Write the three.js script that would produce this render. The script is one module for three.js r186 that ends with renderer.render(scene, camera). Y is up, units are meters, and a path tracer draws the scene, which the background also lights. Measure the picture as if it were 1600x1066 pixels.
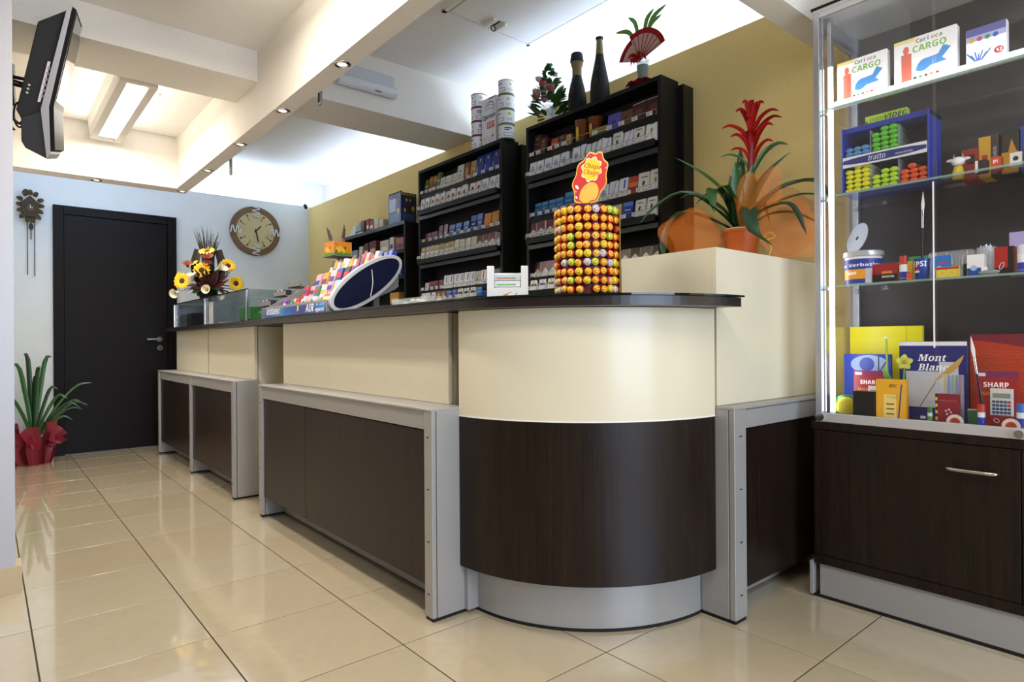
import * as THREE from 'three';
import { RoundedBoxGeometry } from 'three/addons/geometries/RoundedBoxGeometry.js';
import { mergeGeometries, toCreasedNormals } from 'three/addons/utils/BufferGeometryUtils.js';
import { RectAreaLightUniformsLib } from 'three/addons/lights/RectAreaLightUniformsLib.js';
import { ImprovedNoise } from 'three/addons/math/ImprovedNoise.js';

// ---------- camera, light, exposure ----------
RectAreaLightUniformsLib.init();
const scene = new THREE.Scene();
const renderer = new THREE.WebGLRenderer({ antialias: true });
renderer.toneMapping = THREE.LinearToneMapping;
renderer.toneMappingExposure = 0.87;
renderer.shadowMap.enabled = true;
const camera = new THREE.PerspectiveCamera(57.2127, 1600 / 1066, 0.05, 60);
camera.position.set(0, 0.96, 0);
camera.up.set(0.00491881, 0.9999742, 0.0052343);
camera.lookAt(0.64483188, 0.96082892, -0.76432399);
scene.background = new THREE.Color(0.75, 0.88, 1.0);   // daylight seen through the shop window behind the camera

const L_ROOM = 66, L_TRAY = 62, L_COVE = 31, L_SPOT = 2.5, L_VITRINE = 10, L_DAY = 10;
function areaLight(name, col, L, w, h, pos, dir) {
  const l = new THREE.RectAreaLight(col, L, w, h);
  l.name = name; l.position.set(...pos);
  if (Math.abs(dir[1]) > 0.9) l.up.set(0, 0, 1);
  l.lookAt(pos[0] + dir[0], pos[1] + dir[1], pos[2] + dir[2]);
  scene.add(l);
  return l;
}
const WARM = 0xfff5e8, COOL = 0xbcd6ff;
// daylight coming in through the window opening in the front wall (z = 3.2)
areaLight('window_daylight', 0xcfe2ff, L_DAY, 2.5, 1.9, [0.75, 1.35, 3.12], [0, 0, -1]);

// ---------- helpers ----------
let seed = 7;
const rnd = () => { seed = (seed * 1664525 + 1013904223) >>> 0; return seed / 4294967296; };
const rr = (a, b) => a + (b - a) * rnd();
const V = (x, y, z) => new THREE.Vector3(x, y, z);
const names = new Map();
function numbered(n) { const k = names.get(n) || 0; names.set(n, k + 1); return k ? `${n}_${String(k).padStart(3, '0')}` : n; }
function mesh(name, geo, mat, parent) {
  if (Array.isArray(geo)) geo = join(geo);
  const m = new THREE.Mesh(geo, mat);
  m.name = parent ? name : numbered(name);
  m.castShadow = m.receiveShadow = true;
  (parent || scene).add(m);
  return m;
}
function join(gs) {
  return gs.length === 1 ? gs[0] : mergeGeometries(gs.map(g => {
    const q = g.index ? g.toNonIndexed() : g.clone();
    for (const k of Object.keys(q.attributes)) if (!['position', 'normal', 'uv', 'color'].includes(k)) q.deleteAttribute(k);
    if (!q.attributes.uv) q.setAttribute('uv', new THREE.BufferAttribute(new Float32Array(q.attributes.position.count * 2), 2));
    return q;
  }));
}
function thing(name, label, category, pos = [0, 0, 0], turn = 0, group) {
  const o = new THREE.Group(); o.name = numbered(name); scene.add(o);
  o.position.set(...pos); o.rotation.y = turn; o.userData = { label, category };
  if (group) o.userData.group = group;
  return o;
}
function tag(o, label, category, group) { o.userData.label = label; o.userData.category = category; if (group) o.userData.group = group; return o; }
function struct(name, geo, mat, parent) { const m = mesh(name, geo, mat, parent); if (!parent) m.userData.kind = 'structure'; return m; }
function dup(root, pos, turn, label, group) {
  const r = root.clone(); r.name = numbered(root.name.replace(/_\d{3}$/, '')); scene.add(r); r.position.set(...pos);
  if (turn !== undefined) r.rotation.y = turn;
  r.userData = { ...root.userData }; if (label) r.userData.label = label; if (group) r.userData.group = group;
  return r;
}
// uv in metres by the way each face points
function muv(g) {
  const q = g.index ? g.toNonIndexed() : g;
  const p = q.attributes.position, n = q.attributes.normal, uv = new Float32Array(p.count * 2);
  for (let i = 0; i < p.count; i++) {
    const ax = Math.abs(n.getX(i)), ay = Math.abs(n.getY(i)), az = Math.abs(n.getZ(i));
    let u, v;
    if (ay > ax && ay > az) { u = p.getX(i); v = p.getZ(i); } else if (ax > az) { u = p.getZ(i); v = p.getY(i); } else { u = p.getX(i); v = p.getY(i); }
    uv[i * 2] = u; uv[i * 2 + 1] = v;
  }
  q.setAttribute('uv', new THREE.BufferAttribute(uv, 2));
  return q;
}
// box given by its extents
function bb(x0, x1, y0, y1, z0, z1, r = 0) {
  const w = Math.abs(x1 - x0), h = Math.abs(y1 - y0), d = Math.abs(z1 - z0);
  const g = r > 0 ? new RoundedBoxGeometry(w, h, d, 2, Math.min(r, w / 2.01, h / 2.01, d / 2.01)) : new THREE.BoxGeometry(w, h, d);
  g.translate((x0 + x1) / 2, (y0 + y1) / 2, (z0 + z1) / 2);
  return muv(g);
}
const cyl = (r0, r1, h, x, y, z, n = 20) => new THREE.CylinderGeometry(r1, r0, h, n).translate(x, y + h / 2, z);
const lathe = (pts, n = 24) => new THREE.LatheGeometry(pts.map(p => new THREE.Vector2(p[0], p[1])), n);
function tube(pts, r, n = 24, k = 6) { return new THREE.TubeGeometry(new THREE.CatmullRomCurve3(pts.map(p => p.isVector3 ? p : V(...p))), n, r, k); }
function bar(a, b, r, k = 8) {
  const A = V(...a), B = V(...b), d = B.clone().sub(A), g = new THREE.CylinderGeometry(r, r, d.length(), k);
  g.applyQuaternion(new THREE.Quaternion().setFromUnitVectors(V(0, 1, 0), d.clone().normalize()));
  return g.translate((A.x + B.x) / 2, (A.y + B.y) / 2, (A.z + B.z) / 2);
}
function ext(pts, depth, bevel = 0) {
  const s = new THREE.Shape(pts.map(p => new THREE.Vector2(p[0], p[1])));
  return new THREE.ExtrudeGeometry(s, { depth, bevelEnabled: bevel > 0, bevelSize: bevel, bevelThickness: bevel, bevelSegments: 2, curveSegments: 24 });
}
// a leaf or petal: surface swept along a path, folded along its midrib, with real thickness at its edge
function leaf(path, wid, up, fold = 0.25, n = 10) {
  const c = new THREE.CatmullRomCurve3(path), pos = [], idx = [], uv = [];
  const U = up.clone().normalize();
  for (let i = 0; i <= n; i++) {
    const t = i / n, p = c.getPoint(t), T = c.getTangent(t);
    let S = T.clone().cross(U); if (S.length() < 1e-3) S.set(1, 0, 0); S.normalize();
    const N = S.clone().cross(T).normalize(), w = wid(t);
    for (const k of [-1, -0.5, 0, 0.5, 1]) {
      const q = p.clone().addScaledVector(S, k * w).addScaledVector(N, fold * w * Math.abs(k));
      pos.push(q.x, q.y, q.z); uv.push(k * 0.5 + 0.5, t);
    }
    if (i) for (let k = 0; k < 4; k++) { const a = (i - 1) * 5 + k, b = i * 5 + k; idx.push(a, b, a + 1, a + 1, b, b + 1); }
  }
  const g = new THREE.BufferGeometry();
  g.setAttribute('position', new THREE.Float32BufferAttribute(pos, 3));
  g.setAttribute('uv', new THREE.Float32BufferAttribute(uv, 2));
  g.setIndex(idx); g.computeVertexNormals();
  return g;
}
const spear = w => t => w * Math.pow(Math.sin(Math.PI * Math.min(1, 0.12 + t * 0.88)), 0.7) + 0.0004;

// ---------- textures ----------
const noise = new ImprovedNoise();
function dataTex(w, h, f, rx = 1, ry = 1) {
  const d = new Uint8Array(w * h * 4);
  for (let y = 0; y < h; y++) for (let x = 0; x < w; x++) {
    const c = f(x / w, y / h, x, y), i = (y * w + x) * 4;
    d[i] = c[0]; d[i + 1] = c[1]; d[i + 2] = c[2]; d[i + 3] = 255;
  }
  const t = new THREE.DataTexture(d, w, h); t.colorSpace = THREE.SRGBColorSpace;
  t.wrapS = t.wrapT = THREE.RepeatWrapping; t.magFilter = THREE.LinearFilter; t.minFilter = THREE.LinearMipmapLinearFilter; t.generateMipmaps = true;
  t.repeat.set(rx, ry); t.needsUpdate = true;
  return t;
}
const tn = (u, v, fx, fy, z) => {   // noise that tiles over the unit square
  const a = noise.noise(u * fx, v * fy, z), b = noise.noise((u - 1) * fx, v * fy, z), c = noise.noise(u * fx, (v - 1) * fy, z), e = noise.noise((u - 1) * fx, (v - 1) * fy, z);
  return (a * (1 - u) + b * u) * (1 - v) + (c * (1 - u) + e * u) * v;
};
function canvasTex(w, h, draw) {
  const c = document.createElement('canvas'); c.width = w; c.height = h;
  const x = c.getContext('2d'); draw(x, w, h);
  const t = new THREE.CanvasTexture(c); t.colorSpace = THREE.SRGBColorSpace; t.anisotropy = 4;
  return t;
}
const wengeTex = dataTex(512, 512, (u, v) => {
  const a = tn(u, v, 90, 3, 1.5), b = tn(u, v, 30, 2, 4.2), c = tn(u, v, 200, 12, 8.8);
  const k = 1 + a * 0.55 + b * 0.35 + c * 0.5;
  return [Math.max(8, 31 * k), Math.max(5, 20 * k), Math.max(4, 14.5 * k)];
}, 1.6, 1.1);
const tileTex = dataTex(512, 512, (u, v) => {
  const a = tn(u, v, 3, 3, 2.2), b = tn(u, v, 9, 9, 5.1), c = tn(u, v, 60, 60, 7.7), e = Math.pow(1 - Math.abs(tn(u, v, 4, 7, 11.3)), 14);
  const k = 1 + a * 0.03 + b * 0.02 + c * 0.02 - e * 0.012;
  return [Math.min(255, 194 * k), Math.min(255, 181 * k), Math.min(255, 154 * k)];
}, 0.55, 0.55);
const speckTex = dataTex(256, 256, (u, v) => {
  const c = tn(u, v, 120, 120, 3.3), a = tn(u, v, 6, 6, 1.1); const k = 1 + c * 0.35 + a * 0.12;
  return [42 * k, 40 * k, 44 * k];
}, 2, 2);
const wallTex = dataTex(256, 256, (u, v) => { const c = 250 + tn(u, v, 70, 70, 3.1) * 6 + tn(u, v, 8, 8, 6.1) * 3; return [c, c, c]; });

// ---------- materials ----------
const S = (color, roughness = 0.5, o = {}) => new THREE.MeshStandardMaterial({ color, roughness, ...o });
const Ph = (color, roughness, o = {}) => new THREE.MeshPhysicalMaterial({ color, roughness, ...o });
const M = {
  plaster: S(0xf1ebe0, 0.9, { map: wallTex }),
  ceil: S(0xf2efe9, 0.92, { map: wallTex }),
  wallBlue: S(0xdfe5e6, 0.85, { map: wallTex }),
  yellow: S(0xf5da90, 0.8, { map: wallTex }),
  tile: [0, 1, 2].map(i => Ph([0xffffff, 0xfbf9f5, 0xfdfaf6][i], 0.14, { map: tileTex, clearcoat: 1, clearcoatRoughness: 0.025, ior: 1.55 })),
  grout: S(0x4a3d2e, 0.9),
  skirting: S(0xc7b391, 0.4),
  wenge: Ph(0xffffff, 0.36, { map: wengeTex, bumpMap: wengeTex, bumpScale: 0.0004, specularIntensity: 0.55 }),
  wengePlain: Ph(0x150e0b, 0.4, { specularIntensity: 0.5 }),
  black: Ph(0x060606, 0.5, { specularIntensity: 0.55 }), blackGloss: S(0x070708, 0.12), rubber: S(0x0a0a0a, 0.7),
  grey: S(0xa5a3a1, 0.38, { metalness: 0.25 }),
  greyDark: S(0x8d8b89, 0.4, { metalness: 0.3 }),
  cream: Ph(0xded5ba, 0.36, { clearcoat: 0.22, clearcoatRoughness: 0.15 }),
  slab: S(0x241c19, 0.3),
  alu: S(0xb9bcc2, 0.3, { metalness: 0.8 }),
  chrome: S(0xe0e0e0, 0.12, { metalness: 1 }),
  steel: S(0xb8b2a8, 0.25, { metalness: 1 }),
  glass: Ph(0xffffff, 0.0, { transmission: 1, thickness: 0, ior: 1.5 }),
  glassEdge: Ph(0xbfe5d8, 0.05, { transmission: 0.6, thickness: 0 }),
  white: S(0xf0efec, 0.5), whiteGloss: S(0xf4f4f4, 0.15),
  glow: S(0xffffff, 0.5, { emissive: 0xfff4e0, emissiveIntensity: 3 }),
  glowCool: S(0xffffff, 0.5, { emissive: 0xeaf2ff, emissiveIntensity: 6 }),
  leaf: S(0x2e5a24, 0.35, { side: THREE.DoubleSide }), leafDark: S(0x1b3a1c, 0.4, { side: THREE.DoubleSide }),
  leafLight: S(0x5d9a35, 0.4, { side: THREE.DoubleSide }), red: Ph(0x980c08, 0.55, { specularIntensity: 0.3, side: THREE.DoubleSide }),
  stem: S(0x3d5a26, 0.6), yellowPetal: S(0xf0c21a, 0.6, { side: THREE.DoubleSide }), brownSeed: S(0x4a2a12, 0.9),
  whitePetal: S(0xefe9cf, 0.5, { side: THREE.DoubleSide }), maroonLeaf: S(0x4a1d1c, 0.6, { side: THREE.DoubleSide }),
  bottle: Ph(0x121314, 0.5, { specularIntensity: 0.5 }), gold: S(0x7d6a3c, 0.5),
  orangePot: S(0xb4501f, 0.55), blue: S(0x1c35a0, 0.4), navy: Ph(0x070c2c, 0.4, { specularIntensity: 0.3 }),
  clear: Ph(0xf2f8ff, 0.05, { transparent: true, opacity: 0.22 }),
};

// ---------- structure ----------
{ // floor: base with each tile set on it
  const floor = struct('floor', [bb(-3.2, 3.2, -0.15, -0.003, -7.1, 3.4), bb(-3.2, 3.2, -0.003, 0, 0.98, 3.4), bb(-3.2, -1.676, -0.003, 0, -7.1, 0.98)], M.grout);
  const gx = 0.4479, gz = 0.4548, g = 0.0045;
  const geo = bb(g / 2, gx - g / 2, -0.003, 0, g / 2, gz - g / 2, 0.0008);
  for (let i = -4; i < 6; i++) for (let j = -9; j < 8; j++) {
    const m = mesh('tile', geo, M.tile[Math.floor(rnd() * 3)], floor);
    m.position.set(0.1165 + gx * i, 0, -2.6557 + gz * j);
  }
  struct('floor_plain', [bb(-3.2, 3.2, 0.0002, 0.0012, 0.985, 3.4), bb(-3.2, -1.68, 0.0002, 0.0012, -7.1, 0.985)], M.tile[0]).name = 'floor_front';
}
struct('wall_back', bb(-0.35, 2.8, 0, 2.45, -6.755, -6.675), M.wallBlue);
struct('wall_back_upper', bb(-3.2, 3.2, 0, 2.95, -7.1, -6.97), M.plaster);
struct('wall_right', bb(2.725, 2.8, 0, 2.432, -6.675, -1.1), M.yellow);
struct('wall_right_outer', bb(3.02, 3.2, 0, 2.95, -7.1, 3.4), M.plaster);
struct('wall_right_front', bb(2.725, 3.02, 0, 2.6, -1.1, 3.25), M.yellow);
struct('wall_left', [bb(-0.3, 0.065, 0, 2.6, -6.675, -3.1)], M.plaster);
const shopWall = S(0x8f857a, 0.85, { map: wallTex });
struct('wall_left_front', bb(-3.2, -0.3, 0, 2.6, -3.3, -3.1), M.plaster);
struct('wall_left_outer', bb(-3.2, -3.0, 0, 2.95, -3.1, 3.4), shopWall);
struct('wall_front', [bb(-3.2, -0.5, 0, 2.95, 3.2, 3.4), bb(2.0, 3.2, 0, 2.95, 3.2, 3.4), bb(-0.5, 2.0, 0, 0.4, 3.2, 3.4), bb(-0.5, 2.0, 2.3, 2.95, 3.2, 3.4)], shopWall);
{ const w = struct('window_1', [bb(-0.5, -0.43, 0.4, 2.3, 3.22, 3.3), bb(1.93, 2.0, 0.4, 2.3, 3.22, 3.3), bb(-0.43, 1.93, 0.4, 0.47, 3.22, 3.3), bb(-0.43, 1.93, 2.23, 2.3, 3.22, 3.3), bb(0.72, 0.78, 0.47, 2.23, 3.22, 3.3)], M.alu);
  mesh('pane', bb(-0.43, 0.72, 0.47, 2.23, 3.25, 3.256), M.glass, w); mesh('pane', bb(0.78, 1.93, 0.47, 2.23, 3.25, 3.256), M.glass, w); }
struct('ceiling', bb(-3.2, 3.2, 2.78, 2.95, -7.1, 3.4), M.ceil);
struct('ceiling_low', [bb(-3.2, 1.18, 2.6, 2.78, -5.5, 3.4), bb(1.18, 3.02, 2.6, 2.78, -1.1, 3.4)], M.ceil);
struct('ceiling_beam', bb(-3.0, 3.02, 2.43, 2.78, -4.0, -3.6), M.plaster);
// ring-shaped dropped soffit over the counter
struct('trim_1', [bb(1.18, 1.273, 2.2, 2.78, -5.69, -1.1), bb(-0.3, 1.18, 2.2, 2.78, -5.69, -5.53)], M.plaster);
struct('trim_2', [bb(1.273, 2.725, 2.2, 2.78, -1.205, -1.1)], M.plaster);
// metal corner strip on the left wall end, skirtings
struct('trim_3', [bb(0.02, 0.088, 0.105, 2.6, -3.108, -3.09), bb(0.065, 0.088, 0.105, 2.6, -3.3, -3.108)], S(0xb9b8bd, 0.45, { metalness: 0.3 }));
struct('baseboard_left', [bb(-3.0, 0.108, 0, 0.105, -3.1, -3.084), bb(0.065, 0.108, 0, 0.105, -3.2, -3.1)], M.skirting);
struct('baseboard_back', [bb(0.065, 0.452, 0, 0.1, -6.675, -6.66)], M.skirting);
// door of dark wood with frame and handle
{
  const d = struct('door_1', [bb(0.455, 0.53, 0, 2.168, -6.675, -6.635, 0.003), bb(1.335, 1.41, 0, 2.168, -6.675, -6.635, 0.003), bb(0.53, 1.335, 2.093, 2.168, -6.675, -6.635, 0.003)], Ph(0x0e0908, 0.5, { specularIntensity: 0.3 }));
  mesh('door_leaf', bb(0.533, 1.332, 0.006, 2.09, -6.674, -6.655, 0.002), Ph(0x0f0a08, 0.48, { specularIntensity: 0.3 }), d);
  const hd = mesh('door_handle', [tube([[1.262, 1.005, -6.645], [1.262, 1.005, -6.61], [1.25, 1.005, -6.605], [1.15, 1.005, -6.605]], 0.009, 20, 10), cyl(0.025, 0.025, 0.008, 0, 0, 0).rotateX(Math.PI / 2).translate(1.262, 1.005, -6.655)], M.chrome, d);
  mesh('lock_rosette', [cyl(0.024, 0.024, 0.008, 0, 0, 0).rotateX(Math.PI / 2).translate(1.266, 0.925, -6.655)], M.chrome, d);
  mesh('keyhole', bb(1.263, 1.269, 0.915, 0.935, -6.648, -6.646), M.black, d);
}
// access hatch in the ceiling above the racks
{
  const h = thing('ceiling_hatch', 'square white access hatch set in ceiling above the racks', 'hatch', [0, 0, 0]);
  const x0 = 1.95, x1 = 2.54, z0 = -2.84, z1 = -2.1, y = 2.78;
  mesh('hatch_panel', bb(x0 + 0.008, x1 - 0.008, y - 0.012, y, z0 + 0.008, z1 - 0.008, 0.002), M.ceil, h);
  mesh('hatch_frame', [bb(x0 - 0.02, x0, y - 0.01, y, z0 - 0.02, z1), bb(x1, x1 + 0.02, y - 0.01, y, z0 - 0.02, z1), bb(x0 - 0.02, x1 + 0.02, y - 0.01, y, z0 - 0.02, z0)], M.ceil, h);
  mesh('gap_shadow_strip', [bb(x1 - 0.006, x1 - 0.002, y - 0.0015, y, z0, z1), bb(x0 + 0.002, x0 + 0.006, y - 0.0015, y, z0, z1)], M.greyDark, h).name = 'rubber_seal';
  mesh('latch', [bb(2.18, 2.2, y - 0.03, y - 0.012, z0 + 0.02, z0 + 0.12, 0.003), bb(2.26, 2.28, y - 0.03, y - 0.012, z0 + 0.02, z0 + 0.12, 0.003)], M.white, h);
  mesh('pull_ring', new THREE.TorusGeometry(0.016, 0.003, 6, 16).translate(2.23, y - 0.03, z0 + 0.05), M.black, h);
  mesh('latch_slot', bb(2.226, 2.234, y - 0.016, y - 0.011, z0 + 0.05, z0 + 0.11), M.black, h);
}

// ---------- lamps ----------

function panelLamp(label, x, z0, z1, yb, yt, L, group) {
  const o = thing('ceiling_lamp', label, 'lamp', [x, yt, (z0 + z1) / 2], 0, group), hl = (z1 - z0) / 2, h = yt - yb;
  // tapered white housing, open below around the diffuser
  const prof = [[-0.115, 0], [-0.098, -h], [-0.056, -h], [-0.056, -h + 0.02], [0.056, -h + 0.02], [0.056, -h], [0.098, -h], [0.115, 0]];
  mesh('housing', ext(prof, hl * 2).translate(0, 0, -hl), S(0xd8d5cf, 0.6), o);
  for (const s of [-hl - 0.03, hl]) mesh('end_cap', bb(-0.098, 0.098, -h, -0.001, s, s + 0.03, 0.004), S(0xd8d5cf, 0.6), o);
  mesh('diffuser', bb(-0.055, 0.055, -h + 0.008, -h + 0.018, -hl + 0.05, hl - 0.05), M.glow, o);
  areaLight('lamp_light', WARM, L, 0.11, (hl - 0.05) * 2, [x, yb - 0.004, (z0 + z1) / 2], [0, -1, 0]);
  for (const s of [-1, 1]) areaLight('lamp_side_light', WARM, L * 0.3, (hl - 0.05) * 2, 0.03, [x + s * 0.118, yb + 0.03, (z0 + z1) / 2], [s, 0.5, 0]);
  return o;
}
panelLamp('long white ceiling lamp glowing in the recess near the door', 0.69, -5.42, -4.16, 2.46, 2.6, L_TRAY);
panelLamp('long white ceiling lamp over the counter front', 0.69, -2.95, -1.65, 2.5, 2.6, L_ROOM);
panelLamp('long white ceiling lamp over the middle of the shop', 0.5, -0.75, 0.55, 2.5, 2.6, L_ROOM);
panelLamp('long white ceiling lamp near the shop window', 0.5, 1.6, 2.9, 2.5, 2.6, L_ROOM * 0.6);
{
  const o = thing('ceiling_sensor', 'small white sensor with looped wire beside the recess lamp', 'sensor', [0.86, 2.6, -4.62]);
  mesh('base', lathe([[0, 0], [0.03, 0], [0.032, -0.012], [0.024, -0.03], [0, -0.036]], 20), M.white, o);
  mesh('wire', tube([[-0.02, -0.01, 0], [-0.06, -0.05, 0.02], [-0.11, -0.05, 0.04], [-0.13, -0.02, 0.05]], 0.003, 16, 6), M.white, o);
}
const spotPos = [[1.222, -2.608], [1.22, -3.33], [1.224, -4.06], [1.228, -4.82], [1.235, -5.6], [0.65, -5.61]];
const spotLabels = ['nearest of the small round spotlights in the dropped soffit', 'second nearest small round spotlight in the dropped soffit', 'third small round spotlight along the dropped soffit', 'fourth small round spotlight along the dropped soffit', 'small round spotlight at the far corner of soffit', 'small round spotlight in the soffit above the door'];
spotPos.forEach(([x, z], i) => {
  const o = thing('recessed_spotlight', spotLabels[i], 'spotlight', [x, 2.2, z], 0, 'recessed spotlights in the soffit');
  mesh('ring', lathe([[0.022, 0.002], [0.022, -0.004], [0.03, -0.007], [0.038, -0.005], [0.04, 0]], 24), M.chrome, o);
  mesh('bulb', lathe([[0, -0.004], [0.014, -0.003], [0.021, 0]], 20), M.glow, o);
  const s = new THREE.SpotLight(WARM, L_SPOT, 0, 0.75, 0.6, 2); s.name = 'spot_light'; s.position.set(x, 2.19, z); s.target.position.set(x, 0, z); s.castShadow = true;
  scene.add(s, s.target);
});
// cove tubes hidden behind the tops of the yellow and the door walls
function cove(label, x, y, z, len, alongZ) {
  const o = thing('cove_tube', label, 'lamp', [x, y, z], alongZ ? 0 : Math.PI / 2);
  mesh('batten', bb(-0.03, 0.03, -0.06, -0.02, -len / 2, len / 2, 0.004), M.white, o);
  mesh('tube', cyl(0.013, 0.013, len, 0, -len / 2, 0, 12).rotateX(Math.PI / 2), M.glowCool, o);
  mesh('bracket', [bb(-0.01, 0.01, -0.3, -0.06, -len / 2 + 0.2, -len / 2 + 0.24), bb(-0.01, 0.01, -0.3, -0.06, len / 2 - 0.24, len / 2 - 0.2)], M.greyDark, o);
  areaLight('cove_light', COOL, L_COVE, alongZ ? 0.07 : len, alongZ ? len : 0.07, [x, y + 0.016, z], [0, 1, 0]);
}
cove('fluorescent tube behind the far part of yellow wall top', 2.91, 2.36, -5.4, 2.5, true);
cove('fluorescent tube behind the near part of yellow wall top', 2.91, 2.36, -2.4, 2.3, true);
cove('fluorescent tube behind the door wall top', 1.2, 2.38, -6.86, 2.6, false);
// tube along the back of the soffit, lighting the top of the door wall
{
  const o = thing('cove_tube', 'fluorescent tube on the back of the soffit above the door', 'lamp', [0.66, 2.3, -5.72]);
  mesh('batten', bb(-0.55, 0.55, -0.025, 0.025, -0.002, 0.028, 0.004), M.white, o);
  mesh('tube', cyl(0.013, 0.013, 1.1, 0, -0.55, 0, 12).rotateZ(Math.PI / 2).translate(0, 0, -0.018), M.glowCool, o);
  areaLight('cove_light', COOL, L_COVE * 0.8, 1.1, 0.06, [0.66, 2.3, -5.755], [0, 0, -1]);
}
// ---------- counter ----------
const HALF = Math.PI / 2;
function ring(R, t, y0, y1, a0 = -HALF, al = HALF, n = 40) {   // curved wall about the corner centre
  const g = toCreasedNormals(new THREE.LatheGeometry([[R - t, y0], [R, y0], [R, y1], [R - t, y1], [R - t, y0]].map(p => new THREE.Vector2(...p)), n, a0, al), 0.6);
  const p = g.attributes.position, uv = g.attributes.uv;
  for (let i = 0; i < p.count; i++) uv.setXY(i, Math.atan2(p.getX(i), p.getZ(i)) * R, p.getY(i));
  return g;
}
const LY = 0.724, XF = 1.165;
function counterUnit(label, z0, z1, o = {}) {
  const t = thing('counter_unit', label, 'counter', [XF, 0, z1], 0);
  const w = z1 - z0, pl = o.left ? 0.05 : 0, prr = o.right ? 0.05 : 0;
  // local z runs from -w (far) to 0 (near end)
  const post = (a, b) => {
    const m = mesh('frame_post', [bb(0, 0.018, 0.012, LY - 0.002, a, b, 0.003), bb(0.0205, 0.16, 0.012, LY - 0.002, a, b, 0.002)], M.grey, t);
    mesh('foot', bb(0.004, 0.158, 0, 0.012, a + 0.003, b - 0.003), M.rubber, m);
    for (const y of [0.09, 0.27, 0.45, 0.63]) mesh('screw_slot', bb(-0.0006, 0.002, y, y + 0.004, (a + b) / 2 - 0.007, (a + b) / 2 + 0.007), M.black, m);
  };
  if (o.left) post(-w, -w + 0.05);
  if (o.right) post(-0.05, 0);
  mesh('top_rail', bb(0.004, 0.03, 0.655, LY - 0.004, -w + pl, -prr, 0.003), M.grey, t);
  mesh('ledge', bb(-0.002, 0.15, LY - 0.004, LY + 0.006, -w, 0, 0.003), M.grey, t);
  const n = o.split || [];
  const cuts = [-w + pl, ...n.map(z => z - z1), -prr];
  for (let i = 0; i + 1 < cuts.length; i++) mesh('door_panel', bb(0.012, 0.03, o.pb || 0.112, 0.65, cuts[i] + 0.0015, cuts[i + 1] - 0.0015, 0.001), M.wenge, t);
  mesh('plinth', bb(0.122, 0.135, 0.01, 0.2, -w + pl, -prr), M.grey, t);
  const cc = o.cream;
  for (const [a, b] of cc) mesh('upper_panel', bb(0.135, 0.155, LY + 0.007, 1.068, a - z1, b - z1, 0.001), M.cream, t);
  mesh('carcass', [bb(0.16, 0.5, 0.01, 1.066, cc[0][0] - z1 + 0.03, cc[cc.length - 1][1] - z1)], M.cream, t);
  return t;
}
counterUnit('long main counter unit with two dark wood panels and silver frame', -3.575, -1.81, { left: true, right: true, split: [-2.94], cream: [[-3.56, -2.952], [-2.95, -1.905]] });
counterUnit('far counter unit beside the dark door', -6.215, -5.122, { left: true, cream: [[-6.14, -5.14]] });
counterUnit('short counter unit before the gap in the counter', -5.12, -4.03, { left: true, right: true, cream: [[-5.1, -4.06]] });
{ // curved corner unit
  const t = thing('curved_corner_unit', 'curved counter corner with cream band above dark wood', 'counter', [1.92, 0, -1.81]); t.scale.z = 0.96;
  mesh('cream_band', ring(0.64, 0.02, 0.702, 1.068), M.cream, t);
  mesh('wood_band', ring(0.64, 0.02, 0.172, 0.698), M.wenge, t);
  mesh('seam_strip', ring(0.641, 0.02, 0.698, 0.7025), M.white, t);
  mesh('plinth', ring(0.575, 0.02, 0.012, 0.3), M.grey, t);
  mesh('foot_seal', ring(0.574, 0.02, 0.0, 0.0115), M.rubber, t);
  mesh('side_panel', [bb(-0.62, -0.0, 0.012, 1.06, 0.002, 0.018), bb(-0.022, -0.004, 0.012, 1.06, 0, 0.565)], M.grey, t);
}
{ // return unit beside the show case
  const t = thing('return_counter_unit', 'return counter unit with dark recessed front beside glass show case', 'counter', [1.924, 0, -1.125]);
  const f = mesh('frame_post', [bb(0, 0.075, 0.012, LY, -0.022, 0, 0.003), bb(0, 0.075, 0.012, LY, -0.17, -0.0245, 0.002)], M.grey, t);
  mesh('foot', bb(0.003, 0.072, 0, 0.012, -0.168, -0.003), M.rubber, f);
  for (const y of [0.09, 0.27, 0.45, 0.63]) mesh('screw_slot', bb(0.03, 0.046, y, y + 0.004, -0.002, 0.0006), M.black, f);
  mesh('top_rail', bb(0.075, 0.78, 0.655, LY - 0.004, -0.03, -0.004, 0.003), M.grey, t);
  mesh('ledge', bb(-0.002, 0.79, LY - 0.002, LY + 0.008, -0.17, 0.002, 0.003), M.grey, t);
  mesh('door_panel', bb(0.077, 0.78, 0.1, 0.65, -0.035, -0.016), M.wenge, t);
  mesh('plinth', bb(0.077, 0.78, 0.01, 0.12, -0.14, -0.12), M.grey, t);
  mesh('carcass', bb(0.077, 0.78, 0.01, LY - 0.006, -0.4, -0.145), M.wengePlain, t);
}
{
  const t = thing('raised_counter_box', 'tall glossy cream box standing higher than the counter', 'counter', [1.926, LY + 0.009, -1.19]);
  mesh('front_panel', bb(0, 0.79, 0, 0.548, -0.018, 0, 0.001), M.cream, t);
  mesh('side_panel', bb(0, 0.018, 0, 0.548, -0.42, -0.0185, 0.001), M.cream, t);
  mesh('top_panel', bb(0.0185, 0.79, 0.53, 0.548, -0.42, -0.0185), M.cream, t);
  mesh('back_panel', bb(0.0185, 0.79, 0, 0.529, -0.42, -0.402), M.cream, t);
}
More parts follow.
